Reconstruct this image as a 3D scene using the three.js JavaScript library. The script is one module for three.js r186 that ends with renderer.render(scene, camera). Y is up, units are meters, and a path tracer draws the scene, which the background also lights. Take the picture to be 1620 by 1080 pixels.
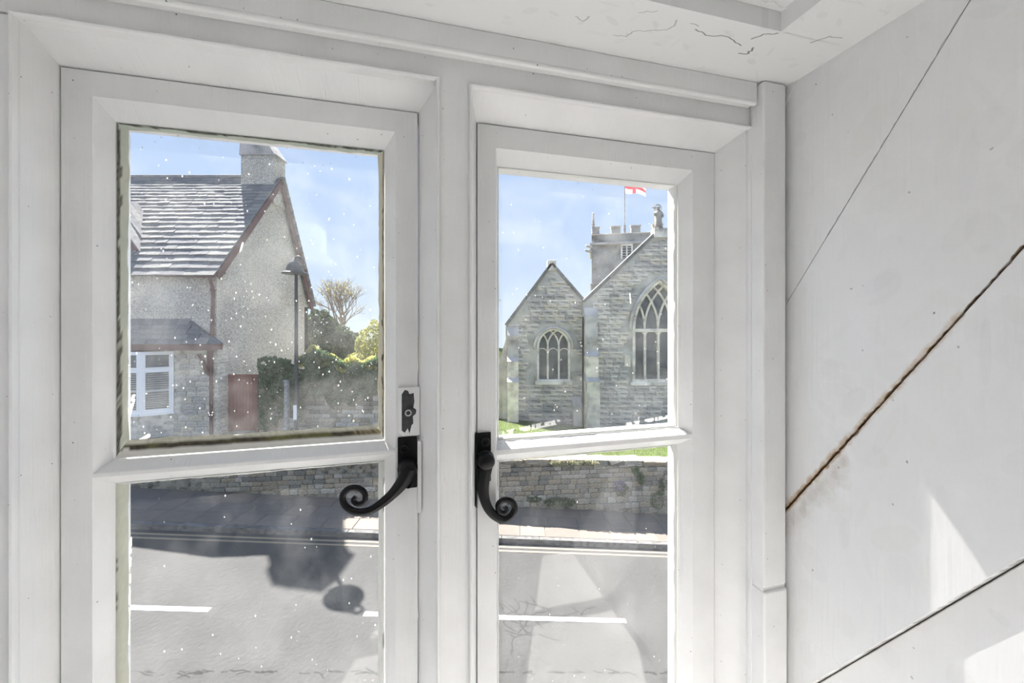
import * as THREE from 'three';
import { RoundedBoxGeometry } from 'three/addons/geometries/RoundedBoxGeometry.js';
import { mergeGeometries, toCreasedNormals } from 'three/addons/utils/BufferGeometryUtils.js';
import { RectAreaLightUniformsLib } from 'three/addons/lights/RectAreaLightUniformsLib.js';

// ------------------------------------------------------------------ camera, sky, sun, exposure
const EYE = 5.5, FOCAL = 620, HORIZON = 510, YAW = 14.5 * Math.PI / 180, GLASS_AWAY = 0.62;
const renderer = new THREE.WebGLRenderer();
renderer.toneMapping = THREE.LinearToneMapping;
renderer.toneMappingExposure = 1.12;
renderer.shadowMap.enabled = true;
RectAreaLightUniformsLib.init();
const scene = new THREE.Scene();
const camera = new THREE.PerspectiveCamera(2 * Math.atan(540 / FOCAL) * 180 / Math.PI, 1.5, 0.02, 400);
camera.position.set(0, EYE, 0);
camera.setViewOffset(1620, 1080, 0, 540 - HORIZON, 1620, 1080);

function rng(seed) { let a = seed >>> 0; return () => { a = (a + 0x6D2B79F5) | 0; let t = Math.imul(a ^ (a >>> 15), 1 | a); t = (t + Math.imul(t ^ (t >>> 7), 61 | t)) ^ t; return ((t ^ (t >>> 14)) >>> 0) / 4294967296; }; }
function lattice(seed, n) { const r = rng(seed), a = new Float32Array(n * n); for (let i = 0; i < a.length; i++) a[i] = r(); return a; }
const LAT = lattice(7, 64);
function vnoise(x, y, per = 64) {            // value noise, periodic in per
  const xi = Math.floor(x), yi = Math.floor(y), fx = x - xi, fy = y - yi, sx = fx * fx * (3 - 2 * fx), sy = fy * fy * (3 - 2 * fy);
  const m = (k) => ((k % per) + per) % per, at = (i, j) => LAT[(m(j) & 63) * 64 + (m(i) & 63)];
  const a = at(xi, yi), b = at(xi + 1, yi), c = at(xi, yi + 1), d = at(xi + 1, yi + 1);
  return a + (b - a) * sx + (c - a) * sy + (a - b - c + d) * sx * sy;
}
function fbm(x, y, oct = 4, per = 8) { let s = 0, w = 0.5, n = 0; for (let i = 0; i < oct; i++) { s += w * vnoise(x, y, per); n += w; w *= 0.5; x *= 2; y *= 2; per *= 2; } return s / n; }
const clamp = (x, a = 0, b = 1) => Math.min(b, Math.max(a, x)), mix = (a, b, t) => a + (b - a) * t, smooth = (a, b, x) => { const t = clamp((x - a) / (b - a)); return t * t * (3 - 2 * t); };

{ // sky: pale blue overhead fading to white haze at the horizon, with thin streaks of cirrus
  const w = 1024, h = 512, d = new Float32Array(w * h * 4);
  for (let j = 0; j < h; j++) for (let i = 0; i < w; i++) {
    const el = ((j + 0.5) / h - 0.5) * 180, t = clamp(el / 90), k = Math.pow(t, 0.62);
    let r = mix(0.69, 0.145, k), g = mix(0.80, 0.36, k), b = mix(0.93, 0.82, k);
    const az = i / w * 16;
    const c = smooth(0.5, 0.8, fbm(az + el * 0.02, el * 0.22 + fbm(az, el * 0.05, 2, 16) * 2, 4, 16)) * 0.3 * smooth(0, 6, el);
    r = mix(r, 0.93, c); g = mix(g, 0.97, c); b = mix(b, 1.02, c);
    if (el < 0) { r = 0.70; g = 0.81; b = 0.93; }
    const o = (j * w + i) * 4; d[o] = r; d[o + 1] = g; d[o + 2] = b; d[o + 3] = 1;
  }
  const t = new THREE.DataTexture(d, w, h, THREE.RGBAFormat, THREE.FloatType);
  t.mapping = THREE.EquirectangularReflectionMapping; t.magFilter = THREE.LinearFilter; t.needsUpdate = true;
  scene.background = t; scene.environment = t;
}
const LAMP = 36, BEAM = 24;                                   // radiance of the unseen room lamp; strength of the unseen outdoor lamp
const SUN_TRAVEL = new THREE.Vector3(0.50, -1, 0.65).normalize();
const sun = new THREE.DirectionalLight(new THREE.Color(1.0, 0.97, 0.92), 22.5);
sun.position.copy(SUN_TRAVEL).multiplyScalar(-60); sun.target.position.set(0, 0, 0);
sun.castShadow = true; sun.shadow.mapSize.set(4096, 4096); sun.shadow.radius = 1;
Object.assign(sun.shadow.camera, { left: -40, right: 40, top: 40, bottom: -40, near: 1, far: 140 });
scene.add(sun, sun.target);

// ------------------------------------------------------------------ helpers
const used = {};
const numbered = (n) => { const k = used[n] = (used[n] ?? -1) + 1; return k ? `${n}_${String(k).padStart(3, '0')}` : n; };
const room = [];                                   // top-level things laid out in the window's own axes (x along it, z into the room)
function group(name, o = {}) { const g = new THREE.Group(); g.name = numbered(name); scene.add(g); Object.assign(g.userData, o.data ?? {}); if (o.room) room.push(g); return g; }
function thing(name, label, category, o = {}) { const g = group(name, o); Object.assign(g.userData, { label, category }); if (o.group) g.userData.group = o.group; return g; }
function structure(name, label, category, o = {}) { const g = thing(name, label, category, o); g.userData.kind = 'structure'; return g; }
function mesh(name, geo, mat, parent) { const m = new THREE.Mesh(geo, mat); m.name = name; m.castShadow = m.receiveShadow = true; parent.add(m); return m; }
function uvm(geo) {                                // uv in metres, by the face's main direction
  const g = geo.index ? geo.toNonIndexed() : geo, p = g.attributes.position, uv = new Float32Array(p.count * 2);
  const a = new THREE.Vector3(), b = new THREE.Vector3(), c = new THREE.Vector3();
  for (let i = 0; i < p.count; i += 3) {
    a.fromBufferAttribute(p, i); b.fromBufferAttribute(p, i + 1).sub(a); c.fromBufferAttribute(p, i + 2).sub(a); b.cross(c);
    const x = Math.abs(b.x), y = Math.abs(b.y), z = Math.abs(b.z);
    for (let k = i; k < i + 3; k++) { const X = p.getX(k), Y = p.getY(k), Z = p.getZ(k); const q = x >= y && x >= z ? [Z, Y] : y >= z ? [X, Z] : [X, Y]; uv[k * 2] = q[0]; uv[k * 2 + 1] = q[1]; }
  }
  g.setAttribute('uv', new THREE.BufferAttribute(uv, 2)); return g;
}
const box = (x0, x1, y0, y1, z0, z1, r = 0) => { const w = x1 - x0, h = y1 - y0, d = z1 - z0; const g = r ? new RoundedBoxGeometry(w, h, d, 2, Math.min(r, w / 2.01, h / 2.01, d / 2.01)) : new THREE.BoxGeometry(w, h, d); g.translate((x0 + x1) / 2, (y0 + y1) / 2, (z0 + z1) / 2); return uvm(g); };
const merge = (list) => mergeGeometries(list.map((g) => { const q = g.index ? g.toNonIndexed() : g; for (const k of Object.keys(q.attributes)) if (!['position', 'normal', 'uv'].includes(k)) q.deleteAttribute(k); if (!q.attributes.uv) uvm(q); return q; }));
function bar(a, b, w, h = w, r = 0) {              // box from point a to b
  const A = new THREE.Vector3(...a), B = new THREE.Vector3(...b), L = A.distanceTo(B), g = r ? new RoundedBoxGeometry(w, h, L, 2, r) : new THREE.BoxGeometry(w, h, L);
  const m = new THREE.Matrix4().lookAt(B, A, Math.abs(B.y - A.y) > 0.98 * L ? new THREE.Vector3(0, 0, 1) : new THREE.Vector3(0, 1, 0));
  m.setPosition(A.add(B).multiplyScalar(0.5)); g.applyMatrix4(m); return uvm(g);
}
function tube(points, radii, seg = 60, rad = 10, flat = 1, axis = null) {   // tapered tube along a curve; flat squeezes it along axis
  const c = new THREE.CatmullRomCurve3(points.map((p) => new THREE.Vector3(...p)), false, 'centripetal'), f = c.computeFrenetFrames(seg), pos = [], idx = [];
  for (let i = 0; i <= seg; i++) {
    const t = i / seg, P = c.getPoint(t), q = t * (radii.length - 1), k = Math.min(radii.length - 2, Math.floor(q)), r = mix(radii[k], radii[k + 1], q - k);
    let N = f.normals[i], B = f.binormals[i];
    if (axis) { N = axis.clone(); B = new THREE.Vector3().crossVectors(c.getTangent(t), N).normalize(); }
    for (let j = 0; j < rad; j++) { const a = j / rad * Math.PI * 2, ca = Math.cos(a) * r * flat, sa = Math.sin(a) * r; pos.push(P.x + N.x * ca + B.x * sa, P.y + N.y * ca + B.y * sa, P.z + N.z * ca + B.z * sa); }
  }
  for (let i = 0; i < seg; i++) for (let j = 0; j < rad; j++) { const a = i * rad + j, b = i * rad + (j + 1) % rad, d = a + rad, e = b + rad; idx.push(a, b, d, b, e, d); }
  for (const [base, s] of [[0, 1], [seg * rad, -1]]) for (let j = 1; j < rad - 1; j++) s > 0 ? idx.push(base, base + j + 1, base + j) : idx.push(base, base + j, base + j + 1);
  const g = new THREE.BufferGeometry(); g.setAttribute('position', new THREE.Float32BufferAttribute(pos, 3)); g.setIndex(idx); g.computeVertexNormals();
  const n = g.attributes.normal, p = g.attributes.position, t0 = c.getPoint(0.5);   // make sure the normals look outwards
  const mid = Math.floor(seg / 2) * rad; if ((p.getX(mid) - t0.x) * n.getX(mid) + (p.getY(mid) - t0.y) * n.getY(mid) + (p.getZ(mid) - t0.z) * n.getZ(mid) < 0) { for (let i = 0; i < idx.length; i += 3) { const q = idx[i]; idx[i] = idx[i + 1]; idx[i + 1] = q; } g.setIndex(idx); g.computeVertexNormals(); }
  return uvm(g);
}
const disc = (r, h, seg = 24) => { const g = new THREE.CylinderGeometry(r, r, h, seg); return g; };
function polyShape(pts, holes = []) { const s = new THREE.Shape(pts.map((p) => new THREE.Vector2(p[0], p[1]))); for (const h of holes) s.holes.push(new THREE.Path(h.map((p) => new THREE.Vector2(p[0], p[1])))); return s; }
const extrude = (pts, depth, holes = [], bevel = 0) => uvm(new THREE.ExtrudeGeometry(polyShape(pts, holes), { depth, bevelEnabled: bevel > 0, bevelSize: bevel, bevelThickness: bevel, bevelOffset: -bevel, bevelSegments: 1, curveSegments: 12 }));
const P = (px, py, D) => [(px - 810) / FOCAL * D, EYE + (HORIZON - py) / FOCAL * D, -D];
const cosY = Math.cos(YAW), sinY = Math.sin(YAW);
function L(px, py, z) { const u = (px - 810) / FOCAL, v = (HORIZON - py) / FOCAL, lx = u * cosY + sinY, lz = u * sinY - cosY, t = (z - GLASS_AWAY) / lz; return [t * lx, EYE + t * v, z]; }
function LW(px, py, x) { const u = (px - 810) / FOCAL, v = (HORIZON - py) / FOCAL, lx = u * cosY + sinY, lz = u * sinY - cosY, t = x / lx; return [x, EYE + t * v, GLASS_AWAY + t * lz]; }
function LC(px, py, y) { const u = (px - 810) / FOCAL, v = (HORIZON - py) / FOCAL, lx = u * cosY + sinY, lz = u * sinY - cosY, t = (y - EYE) / v; return [t * lx, y, GLASS_AWAY + t * lz]; }
const inside = (pts, x, y) => { let c = false; for (let i = 0, j = pts.length - 1; i < pts.length; j = i++) { const [xi, yi] = pts[i], [xj, yj] = pts[j]; if ((yi > y) !== (yj > y) && x < (xj - xi) * (y - yi) / (yj - yi) + xi) c = !c; } return c; };
function clipHalf(pts, f) { const out = []; for (let i = 0; i < pts.length; i++) { const a = pts[i], b = pts[(i + 1) % pts.length], fa = f(a), fb = f(b); if (fa >= 0) out.push(a); if ((fa >= 0) !== (fb >= 0)) { const t = fa / (fa - fb); out.push([mix(a[0], b[0], t), mix(a[1], b[1], t)]); } } return out; }

// ------------------------------------------------------------------ textures and materials
function tex(w, h, fn, srgb = false) {
  const d = new Uint8Array(w * h * 4);
  for (let j = 0; j < h; j++) for (let i = 0; i < w; i++) { const c = fn((i + 0.5) / w, (j + 0.5) / h), o = (j * w + i) * 4; d[o] = clamp(c[0]) * 255; d[o + 1] = clamp(c[1]) * 255; d[o + 2] = clamp(c[2]) * 255; d[o + 3] = 255; }
  const t = new THREE.DataTexture(d, w, h); t.wrapS = t.wrapT = THREE.RepeatWrapping; t.magFilter = THREE.LinearFilter; if (srgb) t.colorSpace = THREE.SRGBColorSpace; t.needsUpdate = true; return t;
}
const rep = (t, sx, sy = sx) => { const c = t.clone(); c.repeat.set(1 / sx, 1 / sy); c.needsUpdate = true; return c; };
const toS = (x) => x <= 0.0031308 ? 12.92 * x : 1.055 * Math.pow(x, 1 / 2.4) - 0.055;
// a mottled map round 1.0: fine grain + patches, stored as sRGB
function mottle(size, grain, patch, per, seed, tint = [1, 1, 1], light = 0, dark = 0) {
  const r = rng(seed), g0 = new Float32Array(size * size); for (let i = 0; i < g0.length; i++) g0[i] = r();
  return tex(size, size, (u, v) => {
    const n = g0[Math.floor(v * size) * size + Math.floor(u * size)] - 0.5, f = fbm(u * per, v * per, 5, per) - 0.5, f2 = fbm(u * per * 2 + 9, v * per * 2 + 5, 4, per * 2) - 0.5;
    let k = 0.78 * (1 + grain * n * 2 + patch * f * 2); if (light && r() < light) k *= 1.5; if (dark && r() < dark) k *= 0.5;
    return [toS(clamp(k * (1 + (tint[0] - 1) * f2 * 2))), toS(clamp(k * (1 + (tint[1] - 1) * f2 * 2))), toS(clamp(k * (1 + (tint[2] - 1) * f2 * 2)))];
  }, true);
}
const grainBump = (size, per, seed, g = 0.5) => { const r = rng(seed); return tex(size, size, (u, v) => { const k = (1 - g) * fbm(u * per, v * per, 5, per) + g * r(); return [k, k, k]; }); };
const std = (r, g, b, rough, o = {}) => { const m = new THREE.MeshStandardMaterial({ roughness: rough, ...o }); m.color.setRGB(r, g, b); return m; };
const K = 1 / 0.78;

// white gloss paint: faint brush marks, a few specks of dirt
const paintMap = (() => {
  const S = 1024, r = rng(21), spots = []; for (let i = 0; i < 70; i++) spots.push([r(), r(), 0.0006 + 0.0016 * r() * r()]);
  const a = new Float32Array(S * S).fill(1);
  for (const [x, y, q] of spots) { const n = Math.ceil(q * S) + 1; for (let j = -n; j <= n; j++) for (let i = -n; i <= n; i++) if (i * i + j * j < (q * S) ** 2 * (0.6 + 0.8 * r())) a[(((Math.floor(y * S) + j + S) % S) * S) + (Math.floor(x * S) + i + S) % S] = 0.45; }
  return tex(S, S, (u, v) => { const k = (0.965 + 0.05 * (fbm(u * 8, v * 8, 4, 8) - 0.5)) * a[Math.floor(v * S) * S + Math.floor(u * S)]; return [k, k * 0.998, k * 0.99]; }, true);
})();
const brush = tex(512, 512, (u, v) => { const k = 0.55 * fbm(u * 48, v * 4, 3, 48) + 0.3 * fbm(u * 6 + 3, v * 6, 4, 8) + 0.15 * fbm(u * 32, v * 32, 2, 32); return [k, k, k]; });
const M = {};
M.paint = std(0.90, 0.90, 0.91, 0.32, { map: rep(paintMap, 0.5), bumpMap: rep(brush, 0.12, 0.25), bumpScale: 0.0006 });
M.soffit = std(0.93, 0.93, 0.94, 0.5, {});
M.plaster = std(0.88, 0.88, 0.89, 0.6, { map: rep(paintMap, 1.3) });
M.lining = std(0.16, 0.14, 0.12, 0.9);
M.darkBackWall = std(0.12, 0.12, 0.12, 0.7);
M.boards = std(0.74 * K, 0.74 * K, 0.75 * K, 0.9, { map: rep(mottle(256, 0.05, 0.3, 8, 31), 1), });
M.iron = new THREE.MeshPhysicalMaterial({ color: 0x0a0a0b, roughness: 0.34, specularIntensity: 0.55, bumpMap: rep(grainBump(128, 8, 41), 0.02), bumpScale: 0.0002 });
M.steel = std(0.10, 0.10, 0.10, 0.5, { metalness: 0.5, map: rep(mottle(128, 0.3, 0.6, 4, 42), 0.04) });
M.screw = std(0.5, 0.5, 0.48, 0.4, { metalness: 0.7 });
M.putty = new THREE.MeshStandardMaterial({ roughness: 0.8, vertexColors: true });
M.glass = new THREE.MeshPhysicalMaterial({ color: 0xffffff, roughness: 0, transmission: 1, thickness: 0, ior: 1.5 });
M.lampGlow = new THREE.MeshStandardMaterial({ color: 0xffffff, emissive: 0xffffff, emissiveIntensity: 3 });
M.lampCase = std(0.7, 0.7, 0.7, 0.5);
function canvasTex(w, h, draw) { const c = document.createElement('canvas'); c.width = w; c.height = h; draw(c.getContext('2d'), w, h); const t = new THREE.CanvasTexture(c); t.colorSpace = THREE.SRGBColorSpace; t.wrapS = t.wrapT = THREE.ClampToEdgeWrapping; return t; }
function wobble(ctx, pts, r, amp) { ctx.beginPath(); pts.forEach(([x, y], i) => { if (!i) return ctx.moveTo(x, y); const [a, b] = pts[i - 1], n = Math.max(2, Math.round(Math.hypot(x - a, y - b) / 9)); for (let k = 1; k <= n; k++) ctx.lineTo(mix(a, x, k / n) + (r() - 0.5) * amp, mix(b, y, k / n) + (r() - 0.5) * amp); }); ctx.stroke(); }
const setUV = (g, fn) => { const p = g.attributes.position, uv = new Float32Array(p.count * 2); for (let i = 0; i < p.count; i++) { const q = fn(p.getX(i), p.getY(i), p.getZ(i)); uv[i * 2] = q[0]; uv[i * 2 + 1] = q[1]; } g.setAttribute('uv', new THREE.BufferAttribute(uv, 2)); return g; };

// ------------------------------------------------------------------ the room (window axes: x along the window, y up, z into the room)
const IN = { room: true };
const zSash = -0.055, zWood = -0.075, zGlass = -0.080, zBack = -0.105, zTrim = 0.022;
const X = (px, z) => L(px, HORIZON, z)[0];
const FLOOR = EYE - 1.5, SOFFIT = L(1050, 102, zTrim)[1], CEIL = SOFFIT + 0.032, WALLX = 0.699, BATTEN0 = X(1207, 0.03), BATTEN1 = X(1242.5, 0.03);
const holeL = { l: X(19, 0), r: X(694, 0), t: L(357, 72.5, 0)[1], b: EYE - 0.88 }, holeR = { l: X(743, 0), r: X(1187, 0), t: L(970, 169, 0)[1], b: EYE - 0.88 };
const rimL = { l: X(93.5, zSash), r: X(662, zSash), t: L(377, 141.5, zSash)[1] + 0.001, b: EYE - 0.855 }, rimR = { l: X(754, zSash), r: X(1131, zSash), t: L(941, 218, zSash)[1] + 0.001, b: EYE - 0.855 };

function sideGeo(rects, side, closed = false) {    // one mitred side of a frame: rects from the outside in, each {l, r, b, t, z}
  const ends = (q) => ({ top: [[q.l, q.t], [q.r, q.t]], right: [[q.r, q.t], [q.r, q.b]], bottom: [[q.r, q.b], [q.l, q.b]], left: [[q.l, q.b], [q.l, q.t]] })[side];
  const pos = []; const n = rects.length - (closed ? 0 : 1);
  const put = (q, e) => { const p = ends(q)[e]; pos.push(p[0], p[1], q.z); };
  for (let i = 0; i < n; i++) { const a = rects[i], b = rects[(i + 1) % rects.length]; put(a, 0); put(b, 0); put(b, 1); put(a, 0); put(b, 1); put(a, 1); }
  const g = new THREE.BufferGeometry(); g.setAttribute('position', new THREE.Float32BufferAttribute(pos, 3)); g.computeVertexNormals();
  return uvm(toCreasedNormals(g, 0.6));
}
const lerpRect = (a, b, s, z) => ({ l: mix(a.l, b.l, s), r: mix(a.r, b.r, s), t: mix(a.t, b.t, s), b: mix(a.b, b.b, s), z });
const grow = (q, d, z) => ({ l: q.l - d, r: q.r + d, t: q.t + d, b: q.b - d, z });

{ // window frame
  const w = structure('window_1', 'white painted timber window frame with moulded reveals and central mullion', 'window frame', IN);
  const top = SOFFIT - 0.002, left = holeL.l - 0.25, right = BATTEN0 + 0.012;
  const face = (n, g) => mesh(n, g, M.paint, w);
  face('jamb', box(left, holeL.l, holeL.b, holeL.t, zBack, 0));
  face('jamb', box(holeR.r, right, holeR.b, holeR.t, zBack, 0));
  face('head', box(left, right, Math.min(holeL.t, holeR.t), top, zBack, 0));
  face('mullion', box(holeL.r, holeR.l, holeL.b, holeL.t, zBack, 0, 0.002));
  face('sill', box(left, right, holeL.b - 0.05, holeL.b, zBack, 0.02, 0.006));
  const prof = [[0, 0, -0.001], [0, -0.0015, 0.002], [0, -0.0005, 0.0048], [0, 0.0015, 0.006], [0, 0.0035, 0.0048], [0, 0.0046, 0.002], [0, 0.0046, -0.001], [0, 0.0032, -0.0045], [0, 0.001, -0.007], [0, 0.0002, -0.0095], [0.02, 0.0006, -0.013], [0.09, 0.0012, -0.018], [0.25, 0.001, -0.025], [0.5, 0.0006, -0.035], [0.75, 0.0002, -0.046], [1, 0, -0.057], [1, 0, zBack]];
  for (const [h, r] of [[holeL, rimL], [holeR, rimR]]) for (const s of ['top', 'right', 'bottom', 'left']) mesh('moulding', sideGeo(prof.map(([k, a, z]) => grow(lerpRect(h, r, k, z), -a, z)), s), M.paint, w);
}
{ // trims
  const t1 = structure('trim_1', 'flat white painted timber strip under the soffit above the window', 'trim', IN);
  const y0 = L(1050, 140, zTrim)[1];
  mesh('board', box(holeL.l - 0.25, BATTEN0 - 0.004, y0 + 0.004, SOFFIT, 0, zTrim, 0.002), M.paint, t1);
  mesh('bead', tube([[holeL.l - 0.25, y0 + 0.004, zTrim - 0.004], [0, y0 + 0.004, zTrim - 0.004], [BATTEN0 - 0.006, y0 + 0.004, zTrim - 0.004]], [0.005, 0.005], 4, 10), M.paint, t1);
  const t2 = structure('trim_2', 'upright white painted batten between window frame and diagonal boards', 'trim', IN);
  const cut = L(1225, 930, 0.03)[1];
  mesh('upper_batten', box(BATTEN0, BATTEN1, cut + 0.004, SOFFIT - 0.001, 0, 0.032, 0.004), M.paint, t2);
  mesh('lower_batten', box(BATTEN0, BATTEN1 + 0.0015, FLOOR + 0.5, cut - 0.002, 0, 0.0335, 0.004), M.paint, t2);
  mesh('filler', box(BATTEN0 + 0.001, BATTEN1 - 0.001, cut - 0.003, cut + 0.005, 0, 0.029), M.plaster, t2);
}
{ // ceiling: a lower soffit band along the window and the right wall, and the ceiling above it
  const c = structure('ceiling', 'white painted plaster ceiling with cracked paint and a stepped edge', 'ceiling', IN);
  const zx = LC(1236, 50, SOFFIT), XS = zx[0], ZS = zx[2], x0 = -1.7, z1 = 3.1;
  const crackMap = (ax, az, lines, base = 'rgb(238,238,236)') => canvasTex(1024, 1024, (g, w, h) => {
    g.fillStyle = base; g.fillRect(0, 0, w, h); const r = rng(5);
    for (let i = 0; i < 260; i++) { g.fillStyle = `rgba(150,146,138,${0.03 + 0.05 * r()})`; g.beginPath(); g.ellipse(r() * w, r() * h, 4 + 30 * r(), 2 + 10 * r(), r() * 3, 0, 7); g.fill(); }
    for (const [pts, wd, col] of lines) { g.strokeStyle = col; g.lineWidth = wd; wobble(g, pts.map(([px, py]) => { const q = LC(px, py, SOFFIT); return [(q[0] - ax) / 0.8 * w, h - (q[2] - az) / 0.4 * h]; }), r, 7); }
  });
  const dk = 'rgba(110,105,96,0.9)', lt = 'rgba(165,162,155,0.8)';
  M.soffit.map = crackMap(0, -0.02, [[[[1100, 46], [1118, 56], [1150, 57], [1172, 72]], 3, dk], [[[1188, 62], [1208, 55], [1232, 52]], 3, dk], [[[1168, 84], [1180, 86], [1195, 75]], 4, dk], [[[970, 55], [990, 58], [1000, 50], [1060, 46], [1072, 32]], 2.5, lt], [[[910, 26], [925, 33], [933, 25]], 2.5, lt], [[[1092, 37], [1104, 41]], 3, lt], [[[1282, 68], [1310, 58], [1330, 60]], 4, lt], [[[1010, 20], [1040, 18]], 2, lt]]);
  const soff = (g) => setUV(g, (x, y, z) => [x / 0.8, (z + 0.02) / 0.4]);
  mesh('soffit', soff(box(x0, 1.0, SOFFIT, CEIL + 0.3, -0.11, ZS, 0)), M.soffit, c);
  mesh('soffit', soff(box(XS, 1.0, SOFFIT, CEIL + 0.3, ZS - 0.0005, z1, 0)), M.soffit, c);
  mesh('upper_ceiling', box(x0, XS, CEIL, CEIL + 0.3, ZS - 0.0005, z1), M.plaster, c);
  const r = rng(77), pts = [[XS - 0.16, ZS + 0.0005], [XS, ZS + 0.0005]]; for (let i = 0; i <= 16; i++) pts.push([XS - 0.16 * i / 16, ZS + 0.006 + 0.006 * r() + (i % 7 === 3 ? 0.004 : 0)]);
  const fl = extrude(pts, 0.0018); fl.rotateX(Math.PI / 2); fl.translate(0, CEIL, 0); mesh('peeling_paint', fl, M.plaster, c);
}
{ // right wall of broad diagonal boards
  const w = structure('wall_right', 'white painted wall of broad diagonal boards with brown stained joint', 'wall', IN);
  mesh('lining', box(WALLX + 0.02, 1.0, FLOOR - 0.2, CEIL + 0.3, -0.11, 3.1), M.lining, w);
  const SL = 1.486, y1 = LW(1250, 470, WALLX), y2 = LW(1253, 795, WALLX), y3 = LW(1290, 1080, WALLX);
  const c = [y1, y2, y3].map((q) => q[1] - SL * q[2]);                       // height of each joint at z = 0
  const step = (c[0] - c[2]) / 2, half = step / 2;
  const UX = 0.62, UY = 1.5, oy = EYE - 0.95, oz = -0.1;
  const map = canvasTex(1024, 2048, (g, W, H) => {
    const q = (z, y) => [(z - oz) / UX * W, H - (y - oy) / UY * H], r = rng(12);
    g.fillStyle = 'rgb(240,240,239)'; g.fillRect(0, 0, W, H);
    for (let i = 0; i < 900; i++) { g.fillStyle = `rgba(${r() < 0.5 ? '205,203,198' : '250,250,250'},${0.08 * r()})`; g.beginPath(); g.ellipse(r() * W, r() * H, 5 + 60 * r(), 5 + 30 * r(), r() * 3, 0, 7); g.fill(); }
    for (let i = 0; i < 46; i++) { g.fillStyle = `rgba(95,92,86,${0.3 + 0.4 * r()})`; g.beginPath(); g.ellipse(r() * W, r() * H, 0.8 + 1.6 * r(), 1 + 2.5 * r(), r() * 3, 0, 7); g.fill(); }
    // brown water stain along the second joint, ragged below it
    const on = (k, z, off) => q(z, c[k] + SL * z + off);
    for (let i = 0; i < 520; i++) { const z = 0.001 + 0.27 * r(), t = 1 - smooth(0.02, 0.3, z) * 0.6, a = on(1, z, (r() - 0.45) * 0.014); g.fillStyle = `rgba(${150 + 30 * r()},${118 + 20 * r()},${78 + 20 * r()},${0.11 * t})`; g.beginPath(); g.ellipse(a[0], a[1], 5 + 8 * r(), 3 + 5 * r(), -0.9, 0, 7); g.fill(); }
    for (let i = 0; i < 240; i++) { const z = 0.01 + 0.12 * r(), a = on(1, z, -0.02 - 0.06 * r() * r()); g.fillStyle = `rgba(165,155,138,${0.05 * r()})`; g.beginPath(); g.ellipse(a[0], a[1], 6 + 14 * r(), 6 + 14 * r(), 0, 0, 7); g.fill(); }
    g.lineWidth = 6; g.strokeStyle = 'rgba(92,66,38,0.75)'; wobble(g, [on(1, -0.01, -0.001), on(1, 0.16, -0.001)], r, 5); g.lineWidth = 4; wobble(g, [on(1, 0.16, 0), on(1, 0.33, 0)], r, 4);
    g.lineWidth = 2; g.strokeStyle = 'rgba(150,146,138,0.45)'; wobble(g, [on(0, 0.1, 0), on(0, 0.33, 0)], r, 4);
    g.lineWidth = 2; g.strokeStyle = 'rgba(90,84,72,0.6)'; wobble(g, [on(2, 0, 0), on(2, 0.4, 0)], r, 1.5);
    for (let i = 0; i < 160; i++) { const y = EYE + 0.4 - 1.1 * r(), a = q(-0.002 + 0.01 * r() * r(), y); g.fillStyle = `rgba(120,108,90,${0.10 * r()})`; g.beginPath(); g.ellipse(a[0], a[1], 3 + 9 * r(), 4 + 20 * r(), 0, 0, 7); g.fill(); }
  });
  const mat = std(0.93, 0.93, 0.94, 0.38, { map, bumpMap: rep(brush, 0.35, 0.25), bumpScale: 0.0008 }); M.wallBoards = mat;
  const rect = [[-0.06, FLOOR], [3.05, FLOOR], [3.05, CEIL + 0.02], [-0.06, CEIL + 0.02]];
  const all = []; for (let k = -14; k < 16; k++) all.push(k <= 2 ? c[0] + step * (2 - k) : k === 3 ? c[1] : c[2] - step * (k - 4));
  all.sort((a, b) => b - a);
  for (let k = 0; k < all.length - 1; k++) {
    const hi = all[k], lo = all[k + 1], first = Math.abs(hi - c[0]) < 1e-6 || Math.abs(lo - c[0]) < 1e-6, stained = Math.abs(lo - c[1]) < 1e-6 || Math.abs(hi - c[1]) < 1e-6;
    const gap = stained ? 0.0016 : first ? 0.00002 : 0.0008;
    let p = clipHalf(rect, (q) => (hi - gap) - (q[1] - SL * q[0])); if (p.length > 2) p = clipHalf(p, (q) => (q[1] - SL * q[0]) - (lo + gap)); if (p.length < 3) continue;
    const proud = Math.abs(hi - c[2]) < 1e-6 || hi < c[2] ? -0.015 : 0;
    const g = extrude(p, 0.02 + 0.016, [], first && !stained ? 0.0003 : 0.0014);
    g.applyMatrix4(new THREE.Matrix4().makeBasis(new THREE.Vector3(0, 0, 1), new THREE.Vector3(0, 1, 0), new THREE.Vector3(-1, 0, 0)));
    g.translate(WALLX + 0.036 - proud, 0, 0);
    mesh('board', setUV(g, (x, y, z) => [(z - oz) / UX, (y - oy) / UY]), mat, w);
  }
}
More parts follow.
